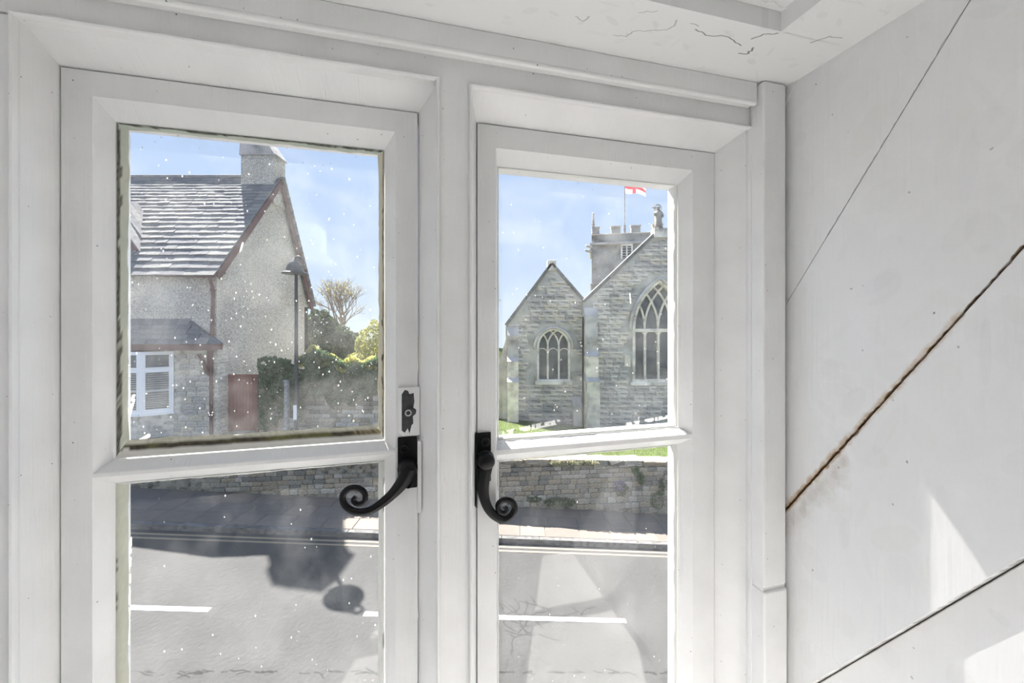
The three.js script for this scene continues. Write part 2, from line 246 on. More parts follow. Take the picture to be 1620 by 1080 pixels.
{ // the rest of the room, behind the camera
  const s = (n, l, c, g, m) => { const t = structure(n, l, c, IN); mesh('surface', g, m, t); return t; };
  s('floor', 'unseen floor of the small upstairs room, kept pale to bounce light up', 'floor', box(-1.7, 1.0, FLOOR - 0.2, FLOOR, -0.11, 3.1), M.boards);  // out of view; pale colour chosen to send light up to the soffit
  s('wall_left', 'plain white plaster wall on the room side opposite the boards', 'wall', box(-1.7, -1.5, FLOOR - 0.2, CEIL + 0.3, -0.11, 3.1), M.plaster);
  s('wall_back', 'unseen wall facing the window, kept dark to dim the frame faces', 'wall', box(-1.7, 1.0, FLOOR - 0.2, CEIL + 0.3, 2.9, 3.1), M.darkBackWall);  // out of view; dark so the frame faces receive less light
  const wb = structure('unseen_window_seat', 'unseen low white seat placed to bounce sun up to the window woodwork', 'window seat', IN); mesh('board', box(-1.5, WALLX - 0.002, FLOOR + 0.44, FLOOR + 0.48, 0.0, 0.85, 0.006), M.paint, wb); mesh('seat_front', box(-1.5, WALLX - 0.002, FLOOR, FLOOR + 0.44, 0.80, 0.83), M.paint, wb);  // unseen seat, placed to reflect sun onto soffit and mouldings
  const f = structure('wall_front', 'white plaster wall round the casement window', 'wall', IN), y0 = holeL.b - 0.05;
  mesh('apron', box(-1.7, 1.0, 0.1, y0, -0.11, -0.001), M.plaster, f);
  mesh('pier', box(-1.7, holeL.l - 0.25, y0, CEIL + 0.3, -0.11, -0.001), M.plaster, f);
  mesh('pier', box(BATTEN0 + 0.012, 1.0, y0, CEIL + 0.3, -0.11, -0.001), M.plaster, f);
  mesh('lintel', box(holeL.l - 0.25, BATTEN0 + 0.012, SOFFIT - 0.002, CEIL + 0.3, -0.11, -0.001), M.plaster, f);
  // unseen ceiling bar behind the camera, placed to brighten the woodwork off the wall
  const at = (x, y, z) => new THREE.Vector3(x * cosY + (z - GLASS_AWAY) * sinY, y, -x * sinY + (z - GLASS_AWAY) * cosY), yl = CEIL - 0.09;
  const lamp = thing('unseen_ceiling_light', 'unseen ceiling bar lamp behind the camera, placed to brighten the woodwork', 'lamp', IN);
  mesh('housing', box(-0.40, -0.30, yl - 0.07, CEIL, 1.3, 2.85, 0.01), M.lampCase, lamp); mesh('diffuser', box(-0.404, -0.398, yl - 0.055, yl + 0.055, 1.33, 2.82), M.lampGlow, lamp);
  const q = new THREE.RectAreaLight(new THREE.Color(0.97, 0.985, 1), LAMP, 1.49, 0.11); q.position.copy(at(-0.412, yl, 2.075)); q.lookAt(at(-1.5, yl - 0.25, 2.075)); q.name = 'unseen_ceiling_lamp'; q.castShadow = true; scene.add(q);
  // unseen outdoor lamp, placed to throw the bright patch through the casement onto the boards
  const A = new THREE.Vector3(...LW(1475, 730, WALLX)), C = new THREE.Vector3(X(1065, zGlass), L(1065, 297, zGlass)[1], zGlass), d = A.clone().sub(C), S = C.clone().addScaledVector(d, -3.2);
  const fl = thing('unseen_outdoor_lamp', 'unseen lamp outside above the window, placed to light a patch on the boards', 'lamp', IN), aim = new THREE.Vector3(...LW(1560, 960, WALLX)), dir = aim.clone().sub(S).normalize();
  mesh('bracket', bar([S.x, S.y + 0.02, -0.11], [S.x, S.y + 0.02, S.z], 0.03, 0.03), M.lampCase, fl);
  const hs = new THREE.CylinderGeometry(0.06, 0.05, 0.14, 20, 1, true); hs.rotateX(-Math.PI / 2); hs.applyMatrix4(new THREE.Matrix4().lookAt(aim, S, new THREE.Vector3(0, 1, 0)).setPosition(S.clone())); mesh('hood', uvm(hs), M.lampCase, fl);
  const ln = new THREE.CircleGeometry(0.045, 20); ln.applyMatrix4(new THREE.Matrix4().lookAt(aim, S, new THREE.Vector3(0, 1, 0)).setPosition(S.clone().addScaledVector(dir, 0.02))); mesh('lens', uvm(ln), M.lampGlow, fl);
  const sp = new THREE.SpotLight(new THREE.Color(1, 0.97, 0.93), BEAM, 0, 0.15, 0.25, 2), w0 = at(S.x, S.y, S.z), w1 = at(aim.x, aim.y, aim.z); sp.position.copy(w0.addScaledVector(w1.clone().sub(w0).normalize(), 0.03)); sp.target.position.copy(w1); sp.castShadow = true; sp.shadow.radius = 0.35; sp.name = 'unseen_lamp_beam'; scene.add(sp, sp.target);
}
// casements
const blobs = (r, x, y) => fbm(x * 40 + 3, y * 40 + 7, 3, 64);
function puttyStrip(wood, glass, sides, seed, look) {      // ragged putty between the timber and the clear glass
  const r = rng(seed), pos = [], col = [], idx = [];
  for (const s of sides) {
    const e = (q) => ({ top: [[q.l, q.t], [q.r, q.t]], right: [[q.r, q.t], [q.r, q.b]], bottom: [[q.r, q.b], [q.l, q.b]], left: [[q.l, q.b], [q.l, q.t]] })[s];
    const a = e(wood), b = e(glass), n = 90, k0 = pos.length / 3;
    const nx = { top: 0, bottom: 0, left: 1, right: -1 }[s], ny = { top: -1, bottom: 1, left: 0, right: 0 }[s];
    for (let i = 0; i <= n; i++) {
      const t = i / n, W = [mix(a[0][0], a[1][0], t), mix(a[0][1], a[1][1], t)], G = [mix(b[0][0], b[1][0], t), mix(b[0][1], b[1][1], t)];
      const n1 = fbm(t * 14 + seed, seed * 3.1, 4, 64) - 0.5, n2 = fbm(t * 30 + seed * 2, seed * 1.7 + 4, 3, 64) - 0.5, n3 = fbm(t * 11.3 + seed * 5.7 + (s.length * 7.3), 2.2 + seed, 5, 64);
      for (let j = 0; j < 7; j++) {
        const u = j / 6, x = mix(W[0], G[0], u), y = mix(W[1], G[1], u), wob = u > 0.9 ? n1 * 0.004 * look.rag : u > 0.05 && u < 0.9 ? n2 * 0.0025 * look.rag : 0;
        const zz = mix(zWood + 0.001, zGlass + 0.0006, Math.pow(u, 1.5)) + (u > 0.05 && u < 0.95 ? 0.0015 * Math.sin(u * 3.14) + n2 * 0.0025 * look.rag : 0);
        pos.push(x + nx * wob, y + ny * wob, zz);
        const c = look.color(s, t, u, n3, r()); col.push(...c);
      }
    }
    for (let i = 0; i < n; i++) for (let j = 0; j < 6; j++) { const p = k0 + i * 7 + j; idx.push(p, p + 1, p + 8, p, p + 8, p + 7); }
  }
  const g = new THREE.BufferGeometry(); g.setAttribute('position', new THREE.Float32BufferAttribute(pos, 3)); g.setAttribute('color', new THREE.Float32BufferAttribute(col, 3)); g.setIndex(idx); g.computeVertexNormals(); return g;
}
const MOULD = [0.035, 0.033, 0.024], CREAM = [0.72, 0.70, 0.58], PALE = [0.50, 0.54, 0.47], TAN = [0.52, 0.40, 0.24], OLIVE = [0.13, 0.13, 0.05], WHITE = [0.8, 0.8, 0.77];
const mix3 = (a, b, t) => a.map((v, i) => mix(v, b[i], clamp(t)));
const grimy = { rag: 1.2, color: (s, t, u, n, r) => {
  if (s === 'bottom') { const k = mix3(OLIVE, MOULD, smooth(0.35, 0.6, n)); return u > 0.8 ? mix3(CREAM, k, 0.25 * r) : u < 0.45 + 0.2 * (n - 0.5) ? mix3(WHITE, TAN, 0.25 * n) : mix3(k, TAN, t < 0.12 ? 0.7 * r : 0.15 * r); }
  const w = s === 'top' ? 0.48 + 0.5 * (n - 0.5) : s === 'left' ? 0.46 + 0.6 * (n - 0.5) : 0.30 + 0.3 * (n - 0.5), base = s === 'right' ? mix3(CREAM, TAN, n * 0.5) : mix3(PALE, CREAM, s === 'left' ? n * 0.8 : 0.1);
  return u < 0.06 ? mix3(WHITE, MOULD, 0.4 * n) : u < w ? mix3(MOULD, base, 0.3 * r + (n > 0.72 ? 0.4 : 0)) : mix3(base, MOULD, 0.08 * r);
} };
const soiled = { rag: 0.9, color: (s, t, u, n, r) => mix3(s === 'left' ? mix3(PALE, CREAM, 0.6) : WHITE, MOULD, u < 0.3 && n > 0.6 ? 0.45 + 0.3 * r : 0.08 * r) };
const clean = { rag: 0.8, color: (s, t, u, n, r) => mix3(WHITE, u > 0.6 ? CREAM : PALE, 0.25 * n + 0.1 * r) };

function dustMap(seed, count, film, smears) {     // spatter, specks and wiped streaks of dirt on the glass
  const S = 1024; return (() => {
    const a = new Float32Array(S * S), r = rng(seed);
    for (let j = 0; j < S; j++) for (let i = 0; i < S; i++) { const f = fbm(i / S * 8, j / S * 8, 5, 8), g = fbm(i / S * 40 + 5, j / S * 40, 3, 40); a[j * S + i] = film * (0.4 + 1.2 * smooth(0.3, 0.75, f)) * (0.7 + 0.6 * g); }
    for (let k = 0; k < count; k++) { const x = r() * S, y = r() * S * (r() < 0.45 ? 0.55 : 1), q = 0.4 + 2.6 * Math.pow(r(), 7), o = 0.12 + 0.6 * r() * r() + (q > 1.6 ? 0.3 : 0), n = Math.ceil(q) + 1; for (let j = -n; j <= n; j++) for (let i = -n; i <= n; i++) { const d = Math.hypot(i, j * (0.7 + 0.3 * r())); const X0 = Math.floor(x + i), Y0 = Math.floor(y + j); if (X0 >= 0 && Y0 >= 0 && X0 < S && Y0 < S) a[Y0 * S + X0] = Math.max(a[Y0 * S + X0], o * clamp(q + 0.5 - d)); } }
    for (const [x, y, dx, dy, w, o] of smears) for (let k = 0; k < 400; k++) { const t = k / 400, cx = (x + dx * t) * S, cy = (y + dy * t) * S, n = Math.ceil(w); for (let j = -n; j <= n; j++) for (let i = -n; i <= n; i++) { const X0 = Math.floor(cx + i), Y0 = Math.floor(cy + j); if (X0 >= 0 && Y0 >= 0 && X0 < S && Y0 < S && i * i + j * j < w * w && vnoise(X0 * 0.09, Y0 * 0.09) > 0.35) a[Y0 * S + X0] = Math.max(a[Y0 * S + X0], o); } }
    const d = new Uint8Array(S * S * 4); for (let i = 0; i < S * S; i++) { d[i * 4] = d[i * 4 + 1] = d[i * 4 + 2] = clamp(a[i]) * 255; d[i * 4 + 3] = 255; }
    const t = new THREE.DataTexture(d, S, S); t.magFilter = THREE.LinearFilter; t.needsUpdate = true; return t;
  })();
}
function casement(name, label, rim, inner, wood, clear, bar0, panes) {
  const w = structure(name, label, 'casement', IN), O = grow(rim, -0.0012);
  const rects = [{ ...O, z: zBack }, { ...O, z: zSash - 0.001 }, { ...grow(O, -0.001), z: zSash }, { ...inner, z: zSash }, { ...grow(inner, -0.0008), z: zSash - 0.0008 }, { ...wood, z: zWood }, { ...wood, z: zBack }];
  mesh('top_rail', sideGeo(rects, 'top', true), M.paint, w); mesh('bottom_rail', sideGeo(rects, 'bottom', true), M.paint, w);
  mesh('stile', sideGeo(rects, 'left', true), M.paint, w); mesh('stile', sideGeo(rects, 'right', true), M.paint, w);
  // glazing bar: splayed above and below a narrow front edge
  const f0 = bar0.front0, f1 = bar0.front1;
  const prof = [[zBack, bar0.top], [zWood, bar0.top], [zSash - 0.001, f0], [zSash, f0 - 0.001], [zSash, f1 + 0.001], [zSash - 0.001, f1], [zWood, bar0.bottom], [zBack, bar0.bottom]];
  const g = extrude(prof.map(([z, y]) => [z, y]), inner.r - inner.l - 0.0004); g.applyMatrix4(new THREE.Matrix4().makeBasis(new THREE.Vector3(0, 0, 1), new THREE.Vector3(0, 1, 0), new THREE.Vector3(-1, 0, 0))); g.translate(inner.r - 0.0002, 0, 0);
  mesh('glazing_bar', uvm(g), M.paint, w);
  for (const p of panes) {
    const wr = { l: wood.l, r: wood.r, t: p.upper ? wood.t : bar0.bottom, b: p.upper ? bar0.top : wood.b };
    const cr = { l: clear.l, r: clear.r, t: p.upper ? clear.t : bar0.bottom - 0.004, b: p.upper ? bar0.top + p.ledge : wood.b + 0.005 };
    const gl = mesh('pane', box(wr.l - 0.002, wr.r + 0.002, wr.b - 0.002, wr.t + 0.002, zGlass, zGlass + 0.0001), M.glass, w);
    gl.geometry = setUV(new THREE.PlaneGeometry(wr.r - wr.l, wr.t - wr.b).translate((wr.l + wr.r) / 2, (wr.t + wr.b) / 2, zGlass), (x, y) => [(x - wr.l) / (wr.r - wr.l), (y - wr.b) / (wr.t - wr.b)]);
    const dm = new THREE.MeshPhysicalMaterial({ roughness: 1, transmission: 0.6, thickness: 0, transparent: true, alphaMap: dustMap(p.seed, p.specks, p.film, p.smears ?? []) }); dm.color.setRGB(0.8, 0.8, 0.78);
    const dust = mesh('window_dirt', setUV(new THREE.PlaneGeometry(wr.r - wr.l, wr.t - wr.b).translate((wr.l + wr.r) / 2, (wr.t + wr.b) / 2, zGlass + 0.0004), (x, y) => [(x - wr.l) / (wr.r - wr.l), (y - wr.b) / (wr.t - wr.b)]), dm, gl);
    dust.userData = { kind: 'stuff', label: 'specks and smears of dirt on the glass' };
    const pt = mesh('putty', puttyStrip(wr, cr, ['top', 'right', 'bottom', 'left'], p.seed, p.look), M.putty, w); if (p.look === grimy) pt.userData.label = 'black mouldy putty round the pane';
  }
  return w;
}
{
  const z0 = zSash, inL = { l: X(146, z0), r: X(626, z0), t: L(386, 180, z0)[1], b: rimL.b + 0.05 }, inR = { l: X(784.5, z0), r: X(1096, z0), t: L(940, 251.5, z0)[1], b: rimR.b + 0.05 };
  const wdL = { l: X(184, zWood), r: X(608, zWood), t: L(397, 216, zWood)[1], b: inL.b + 0.01 }, wdR = { l: X(786.5, zWood), r: X(1071, zWood), t: L(928, 279, zWood)[1], b: inR.b + 0.01 };
  const clL = { l: X(204, zGlass), r: X(598.5, zGlass), t: L(400, 225, zGlass)[1] }, clR = { l: X(789, zGlass), r: X(1065, zGlass), t: L(928, 282, zGlass)[1] };
  casement('window_2', 'white casement sash with mouldy black putty and a scroll handle swung sideways', rimL, inL, wdL, clL,
    { front0: L(193, 745, z0)[1], front1: L(193, 753, z0)[1], top: L(193, 724, zWood)[1], bottom: L(193, 763, zWood)[1] },
    [{ upper: true, ledge: 0.024, seed: 3, specks: 2200, film: 0.05, look: grimy, smears: [[0.03, 0.12, 0.02, 0.06, 7, 0.9], [0.02, 0.02, 0.08, 0.04, 6, 0.4], [0.42, 0.63, 0.01, 0.03, 3, 0.9]] }, { upper: false, seed: 4, specks: 700, film: 0.035, look: soiled, smears: [[0.05, 0.2, 0.015, 0.25, 7, 0.5], [0.03, 0.55, 0.01, 0.3, 5, 0.4]] }]);
  casement('window_3', 'white casement sash beside the diagonal boards with a scroll handle hanging down', rimR, inR, wdR, clR,
    { front0: L(803, 710, z0)[1], front1: L(803, 719, z0)[1], top: L(803, 695, zWood)[1], bottom: L(803, 727, zWood)[1] },
    [{ upper: true, ledge: 0.005, seed: 5, specks: 700, film: 0.035, look: clean, smears: [[0.02, 0.02, 0.3, 0.03, 10, 0.25], [0.7, 0.02, 0.25, 0.02, 8, 0.3], [0.72, 0.55, 0.005, -0.04, 3, 0.8]] }, { upper: false, seed: 6, specks: 350, film: 0.03, look: clean, smears: [[0.97, 0.7, 0.0, 0.25, 8, 0.35]] }]);
}
{ // ironmongery
  const z = zSash, ax = new THREE.Vector3(0, 0, 1);
  const q = (px, py, up) => L(px, py, z + up);
  const dome = (px, py, r, up, h) => { const c = q(px, py, up), g = new THREE.LatheGeometry([[0, h], [r * 0.5, h * 0.96], [r * 0.82, h * 0.75], [r * 0.97, h * 0.45], [r, 0], [r * 0.9, -0.006], [0, -0.006]].map(([a, b]) => new THREE.Vector2(a, b)).reverse(), 28); g.rotateX(Math.PI / 2); g.translate(c[0], c[1], c[2]); return uvm(g); };
  const plate = (x0, y0, x1, y1, up, th, r) => { const a = q(x0, y0, up), b = q(x1, y1, up); return box(Math.min(a[0], b[0]), Math.max(a[0], b[0]), Math.min(a[1], b[1]), Math.max(a[1], b[1]), z + up - th, z + up, r); };
  const ring = (px, py, r, up) => { const c = q(px, py, up), g = new THREE.TorusGeometry(r, r * 0.28, 8, 20); g.translate(...c); return uvm(g); };
  const A = thing('casement_handle', 'black iron scroll handle swung sideways across the mouldy casement', 'handle', IN);
  mesh('plate', plate(629, 692, 660, 771, 0.004, 0.004, 0.0015), M.iron, A);
  mesh('screw', ring(640, 709, 0.0062, 0.005), M.iron, A); mesh('screw', ring(646, 766, 0.0055, 0.005), M.iron, A);
  mesh('boss', merge([dome(645, 741, 0.0135, 0.012, 0.010), dome(645, 741, 0.0165, 0.006, 0.006)]), M.iron, A);
  mesh('tail', tube([[648, 738, 0.012], [640, 757, 0.013], [626, 776, 0.014], [605, 795, 0.015], [583, 808, 0.015], [562, 809, 0.015], [546, 799, 0.015], [542, 784, 0.015], [552, 773, 0.015], [567, 772, 0.015], [577, 780, 0.015], [576, 793, 0.015], [566, 797, 0.015], [559, 791, 0.015], [563, 785, 0.015]].map(([a, b, c]) => q(a, b, c)), [0.0145, 0.0115, 0.0085, 0.007, 0.0062, 0.0056, 0.0052, 0.0050, 0.0047, 0.0044, 0.0042, 0.004, 0.0036], 120, 12, 0.75, ax), M.iron, A);
  const B = thing('casement_handle', 'black iron scroll handle hanging down on the casement beside the boards', 'handle', IN);
  mesh('plate', plate(755, 685, 777, 761, 0.004, 0.004, 0.0015), M.iron, B);
  mesh('screw', ring(767, 699, 0.0066, 0.005), M.iron, B);
  mesh('boss', merge([dome(769, 729, 0.015, 0.016, 0.011), dome(767, 726, 0.0165, 0.006, 0.006)]), M.iron, B);
  mesh('tail', tube([[767, 738, 0.010], [764.5, 760, 0.012], [765, 780, 0.013], [771, 801, 0.014], [783, 816, 0.015], [797, 822, 0.015], [809, 815, 0.015], [814.5, 803, 0.015], [809, 793, 0.015], [797, 790.5, 0.015], [788.5, 797, 0.015], [789, 807, 0.015], [797, 811.5, 0.015], [801, 806, 0.015], [798.5, 801, 0.015]].map(([a, b, c]) => q(a, b, c)), [0.0140, 0.0112, 0.0088, 0.0076, 0.0068, 0.0062, 0.0058, 0.0054, 0.0050, 0.0047, 0.0044, 0.0042, 0.0040], 120, 12, 0.75, ax), M.iron, B);
  mesh('keep', plate(753.2, 686, 755, 803, 0.012, 0.016, 0), M.iron, B);
  const C = thing('latch_plate', 'white painted steel latch plate with worn bare centre above the swung handle', 'latch plate', IN);
  const a = q(630, 613, 0.003), b = q(664, 688, 0.003), s = (x, y) => [mix(a[0], b[0], x), mix(a[1], b[1], y)];
  const g = extrude([s(0, 0), s(1, 0), s(1, 1), s(0.22, 1), s(0, 0.9)].reverse(), 0.003, [], 0.0006); g.translate(0, 0, z); mesh('plate', uvm(g), M.paint, C);
  const g2 = extrude([s(0.16, 0.14), s(0.30, 0.05), s(0.45, 0.07), s(0.52, 0.14), s(0.72, 0.12), s(0.75, 0.3), s(0.70, 0.42), s(0.84, 0.47), s(0.82, 0.55), s(0.68, 0.6), s(0.7, 0.75), s(0.62, 0.78), s(0.52, 0.95), s(0.44, 0.84), s(0.3, 0.93), s(0.16, 0.88)].reverse(), 0.0006); g2.translate(0, 0, z + 0.0031); mesh('bare_metal', uvm(g2), M.steel, C);
  mesh('screw', ring(646, 653, 0.0045, 0.0042), M.screw, C);
  const D = thing('keep_strip', 'thin white painted metal strip on the reveal beside the swung handle', 'keep', IN);
  mesh('strip', plate(660.5, 698, 667, 811, 0.012, 0.014, 0.0015), M.paint, D);
}

// ------------------------------------------------------------------ outside: materials
const stoneMap = mottle(512, 0.40, 0.75, 8, 51, [1.07, 1.0, 0.92]), renderMap = mottle(512, 0.42, 0.22, 8, 52, [1.04, 1, 0.95], 0.03, 0.03), slateMap = mottle(256, 0.22, 0.5, 8, 53, [0.95, 1, 1.08]), asphaltGrain = mottle(512, 0.26, 0.16, 8, 54, [1.03, 1, 0.97], 0.01, 0.02);
const roughBump = grainBump(256, 16, 61, 0.4), chipBump = grainBump(256, 32, 62, 0.7);
const lichenMap = mottle(512, 0.5, 1.1, 16, 58, [1.15, 1.0, 0.75], 0.03, 0.05);
const stones = (list, s = 0.9, map = stoneMap) => list.map(([r, g, b]) => std(r * K, g * K, b * K, 0.95, { map: rep(map, s), bumpMap: rep(roughBump, 0.5), bumpScale: 0.008 }));
M.limestone = stones([[0.62, 0.57, 0.49], [0.70, 0.65, 0.56], [0.54, 0.51, 0.45], [0.64, 0.57, 0.45], [0.48, 0.46, 0.42]]);
M.churchStone = stones([[0.73, 0.66, 0.585], [0.81, 0.74, 0.65], [0.61, 0.555, 0.505], [0.76, 0.67, 0.55], [0.51, 0.47, 0.44]], 4.5);
M.churchMortar = std(0.60 * K, 0.56 * K, 0.50 * K, 1, { map: rep(stoneMap, 5), bumpMap: rep(roughBump, 0.6), bumpScale: 0.03 });
M.towerStone = std(0.50 * K, 0.465 * K, 0.42 * K, 1, { map: rep(stoneMap, 6), bumpMap: rep(roughBump, 0.8), bumpScale: 0.04 });
M.ashlar = std(0.82 * K, 0.73 * K, 0.60 * K, 0.9, { map: rep(stoneMap, 3.0), bumpMap: rep(roughBump, 0.8), bumpScale: 0.008 });
M.wallStone = stones([[0.33, 0.30, 0.24], [0.42, 0.37, 0.29], [0.24, 0.225, 0.19], [0.38, 0.32, 0.23], [0.48, 0.44, 0.37]], 1.6, lichenMap);
M.wallMortar = std(0.36 * K, 0.33 * K, 0.26 * K, 1, { map: rep(lichenMap, 1.6), bumpMap: rep(roughBump, 0.4), bumpScale: 0.03 });
M.coping = std(0.17, 0.165, 0.16, 0.95);
M.mortar = std(0.62 * K, 0.58 * K, 0.50 * K, 1, { map: rep(stoneMap, 1.1) });
M.pebbledash = std(0.60 * K, 0.55 * K, 0.48 * K, 1, { map: rep(renderMap, 13), bumpMap: rep(chipBump, 1.2), bumpScale: 0.02 });
M.slate = [[0.22, 0.215, 0.22], [0.27, 0.26, 0.25], [0.17, 0.17, 0.18], [0.29, 0.28, 0.26]].map(([r, g, b]) => std(r * K, g * K, b * K, 0.85, { map: rep(slateMap, 0.7), bumpMap: rep(roughBump, 0.4), bumpScale: 0.012 }));
M.brown = std(0.115, 0.045, 0.04, 0.55, { bumpMap: rep(roughBump, 0.3), bumpScale: 0.003 });
M.gateWood = [[0.20, 0.062, 0.045], [0.235, 0.075, 0.05], [0.17, 0.05, 0.04]].map(([r, g, b]) => std(r, g, b, 0.8));
M.upvc = std(0.88, 0.88, 0.88, 0.3);
M.darkGlass = std(0.10, 0.11, 0.11, 0.08);
M.blind = std(0.52, 0.50, 0.46, 0.7);
M.leadGlass = std(0.075, 0.08, 0.085, 0.22, { bumpMap: rep(grainBump(128, 16, 66, 0.2), 0.3), bumpScale: 0.01 });
M.asphalt = std(0.046 * K, 0.0457 * K, 0.0457 * K, 0.92, { bumpMap: rep(chipBump, 0.6), bumpScale: 0.012 });
M.slabs = [[0.165, 0.132, 0.108], [0.185, 0.15, 0.123], [0.145, 0.121, 0.102], [0.172, 0.136, 0.108]].map(([r, g, b]) => std(r * K, g * K, b * K, 0.9, { map: rep(asphaltGrain, 0.9) }));
M.joint = std(0.20, 0.18, 0.15, 1);
M.kerb = [[0.16, 0.155, 0.15], [0.13, 0.13, 0.125], [0.19, 0.185, 0.175]].map(([r, g, b]) => std(r, g, b, 0.9, { map: rep(stoneMap, 0.7) }));
M.lineWhite = std(0.72, 0.72, 0.69, 0.8, { map: rep(asphaltGrain, 0.8) });
M.lineYellow = std(0.36, 0.28, 0.18, 0.85, { map: rep(asphaltGrain, 0.5) });
M.grass = std(0.115 * K, 0.16 * K, 0.035 * K, 1, { map: rep(mottle(512, 0.35, 0.4, 8, 57, [1.1, 1, 0.7]), 2.5), bumpMap: rep(chipBump, 0.7), bumpScale: 0.04 });
M.earth = std(0.28 * K, 0.26 * K, 0.20 * K, 1, { map: rep(stoneMap, 2) });
M.lampPaint = std(0.03, 0.035, 0.045, 0.45);
M.greyPost = std(0.34, 0.34, 0.34, 0.8, { map: rep(stoneMap, 0.5) });
M.sign = std(0.85, 0.85, 0.85, 0.5);
M.bark = std(0.20, 0.165, 0.12, 0.95);
M.leaf = (r, g, b, through = 0.35) => { const m = new THREE.MeshPhysicalMaterial({ roughness: 0.95, transmission: through, thickness: 0 }); m.color.setRGB(r, g, b); return m; };

// ------------------------------------------------------------------ the lie of the land: the road falls to the right and turns slightly away
const FALL = -0.0945, AWAY = 0.1;
const yRoad = (x) => FALL * x, dKerb = (x) => 9.75 + AWAY * x, dWall = (x) => 11.45 + 0.095 * x, dCentre = (x) => 7.3 + 0.09 * x, TERRACE = 1.85;
const wallTop = (x) => x < 0.4 ? mix(TERRACE + 0.02, 1.49, smooth(-6, 0.4, x)) : 1.49 - 0.05 * (x - 0.4);
const sheet = (x0, x1, nx, d0, d1, nd, y) => {      // ground patch; d0, d1 may be functions of x
  const pos = [], uv = [], idx = []; const f = (q, x) => typeof q === 'function' ? q(x) : q;
  for (let i = 0; i <= nx; i++) for (let j = 0; j <= nd; j++) { const x = mix(x0, x1, i / nx), d = mix(f(d0, x), f(d1, x), j / nd); pos.push(x, y(x, d), -d); uv.push(x, d); }
  for (let i = 0; i < nx; i++) for (let j = 0; j < nd; j++) { const a = i * (nd + 1) + j, b = a + nd + 1; idx.push(a, b, b + 1, a, b + 1, a + 1); }
  const g = new THREE.BufferGeometry(); g.setAttribute('position', new THREE.Float32BufferAttribute(pos, 3)); g.setAttribute('uv', new THREE.Float32BufferAttribute(uv, 2)); g.setIndex(idx); g.computeVertexNormals(); return g;
};
// a slab on the slope: top corners at (x, d), thickness t below
function slab(x0, x1, da, db, y, t, inset = 0) {    // da, db: depth of the near and far edge as functions of x
  const c = [[x0 + inset, da(x0) + inset], [x1 - inset, da(x1) + inset], [x1 - inset, db(x1) - inset], [x0 + inset, db(x0) - inset]], pos = [], q = (k, dn, sh) => { const [x, d] = c[k], mx = (x0 + x1) / 2, md = (da(mx) + db(mx)) / 2; pos.push(mix(mx, x, sh), y(x) - dn, -mix(md, d, sh)); };
  const b = Math.min(0.012, t / 3), s = 1 - 0.012 / Math.max(0.1, x1 - x0), rings = [[0, s], [b, 1], [t, 1]];
  const quad = (a, b2, c2, d2) => { q(...a); q(...b2); q(...c2); q(...a); q(...c2); q(...d2); };
  quad([0, ...rings[0]], [1, ...rings[0]], [2, ...rings[0]], [3, ...rings[0]]);
  for (let r = 0; r < 2; r++) for (let k = 0; k < 4; k++) { const n = (k + 1) % 4; quad([k, ...rings[r + 1]], [n, ...rings[r + 1]], [n, ...rings[r]], [k, ...rings[r]]); }
  const g = new THREE.BufferGeometry(); g.setAttribute('position', new THREE.Float32BufferAttribute(pos, 3)); g.computeVertexNormals(); return uvm(g);
}
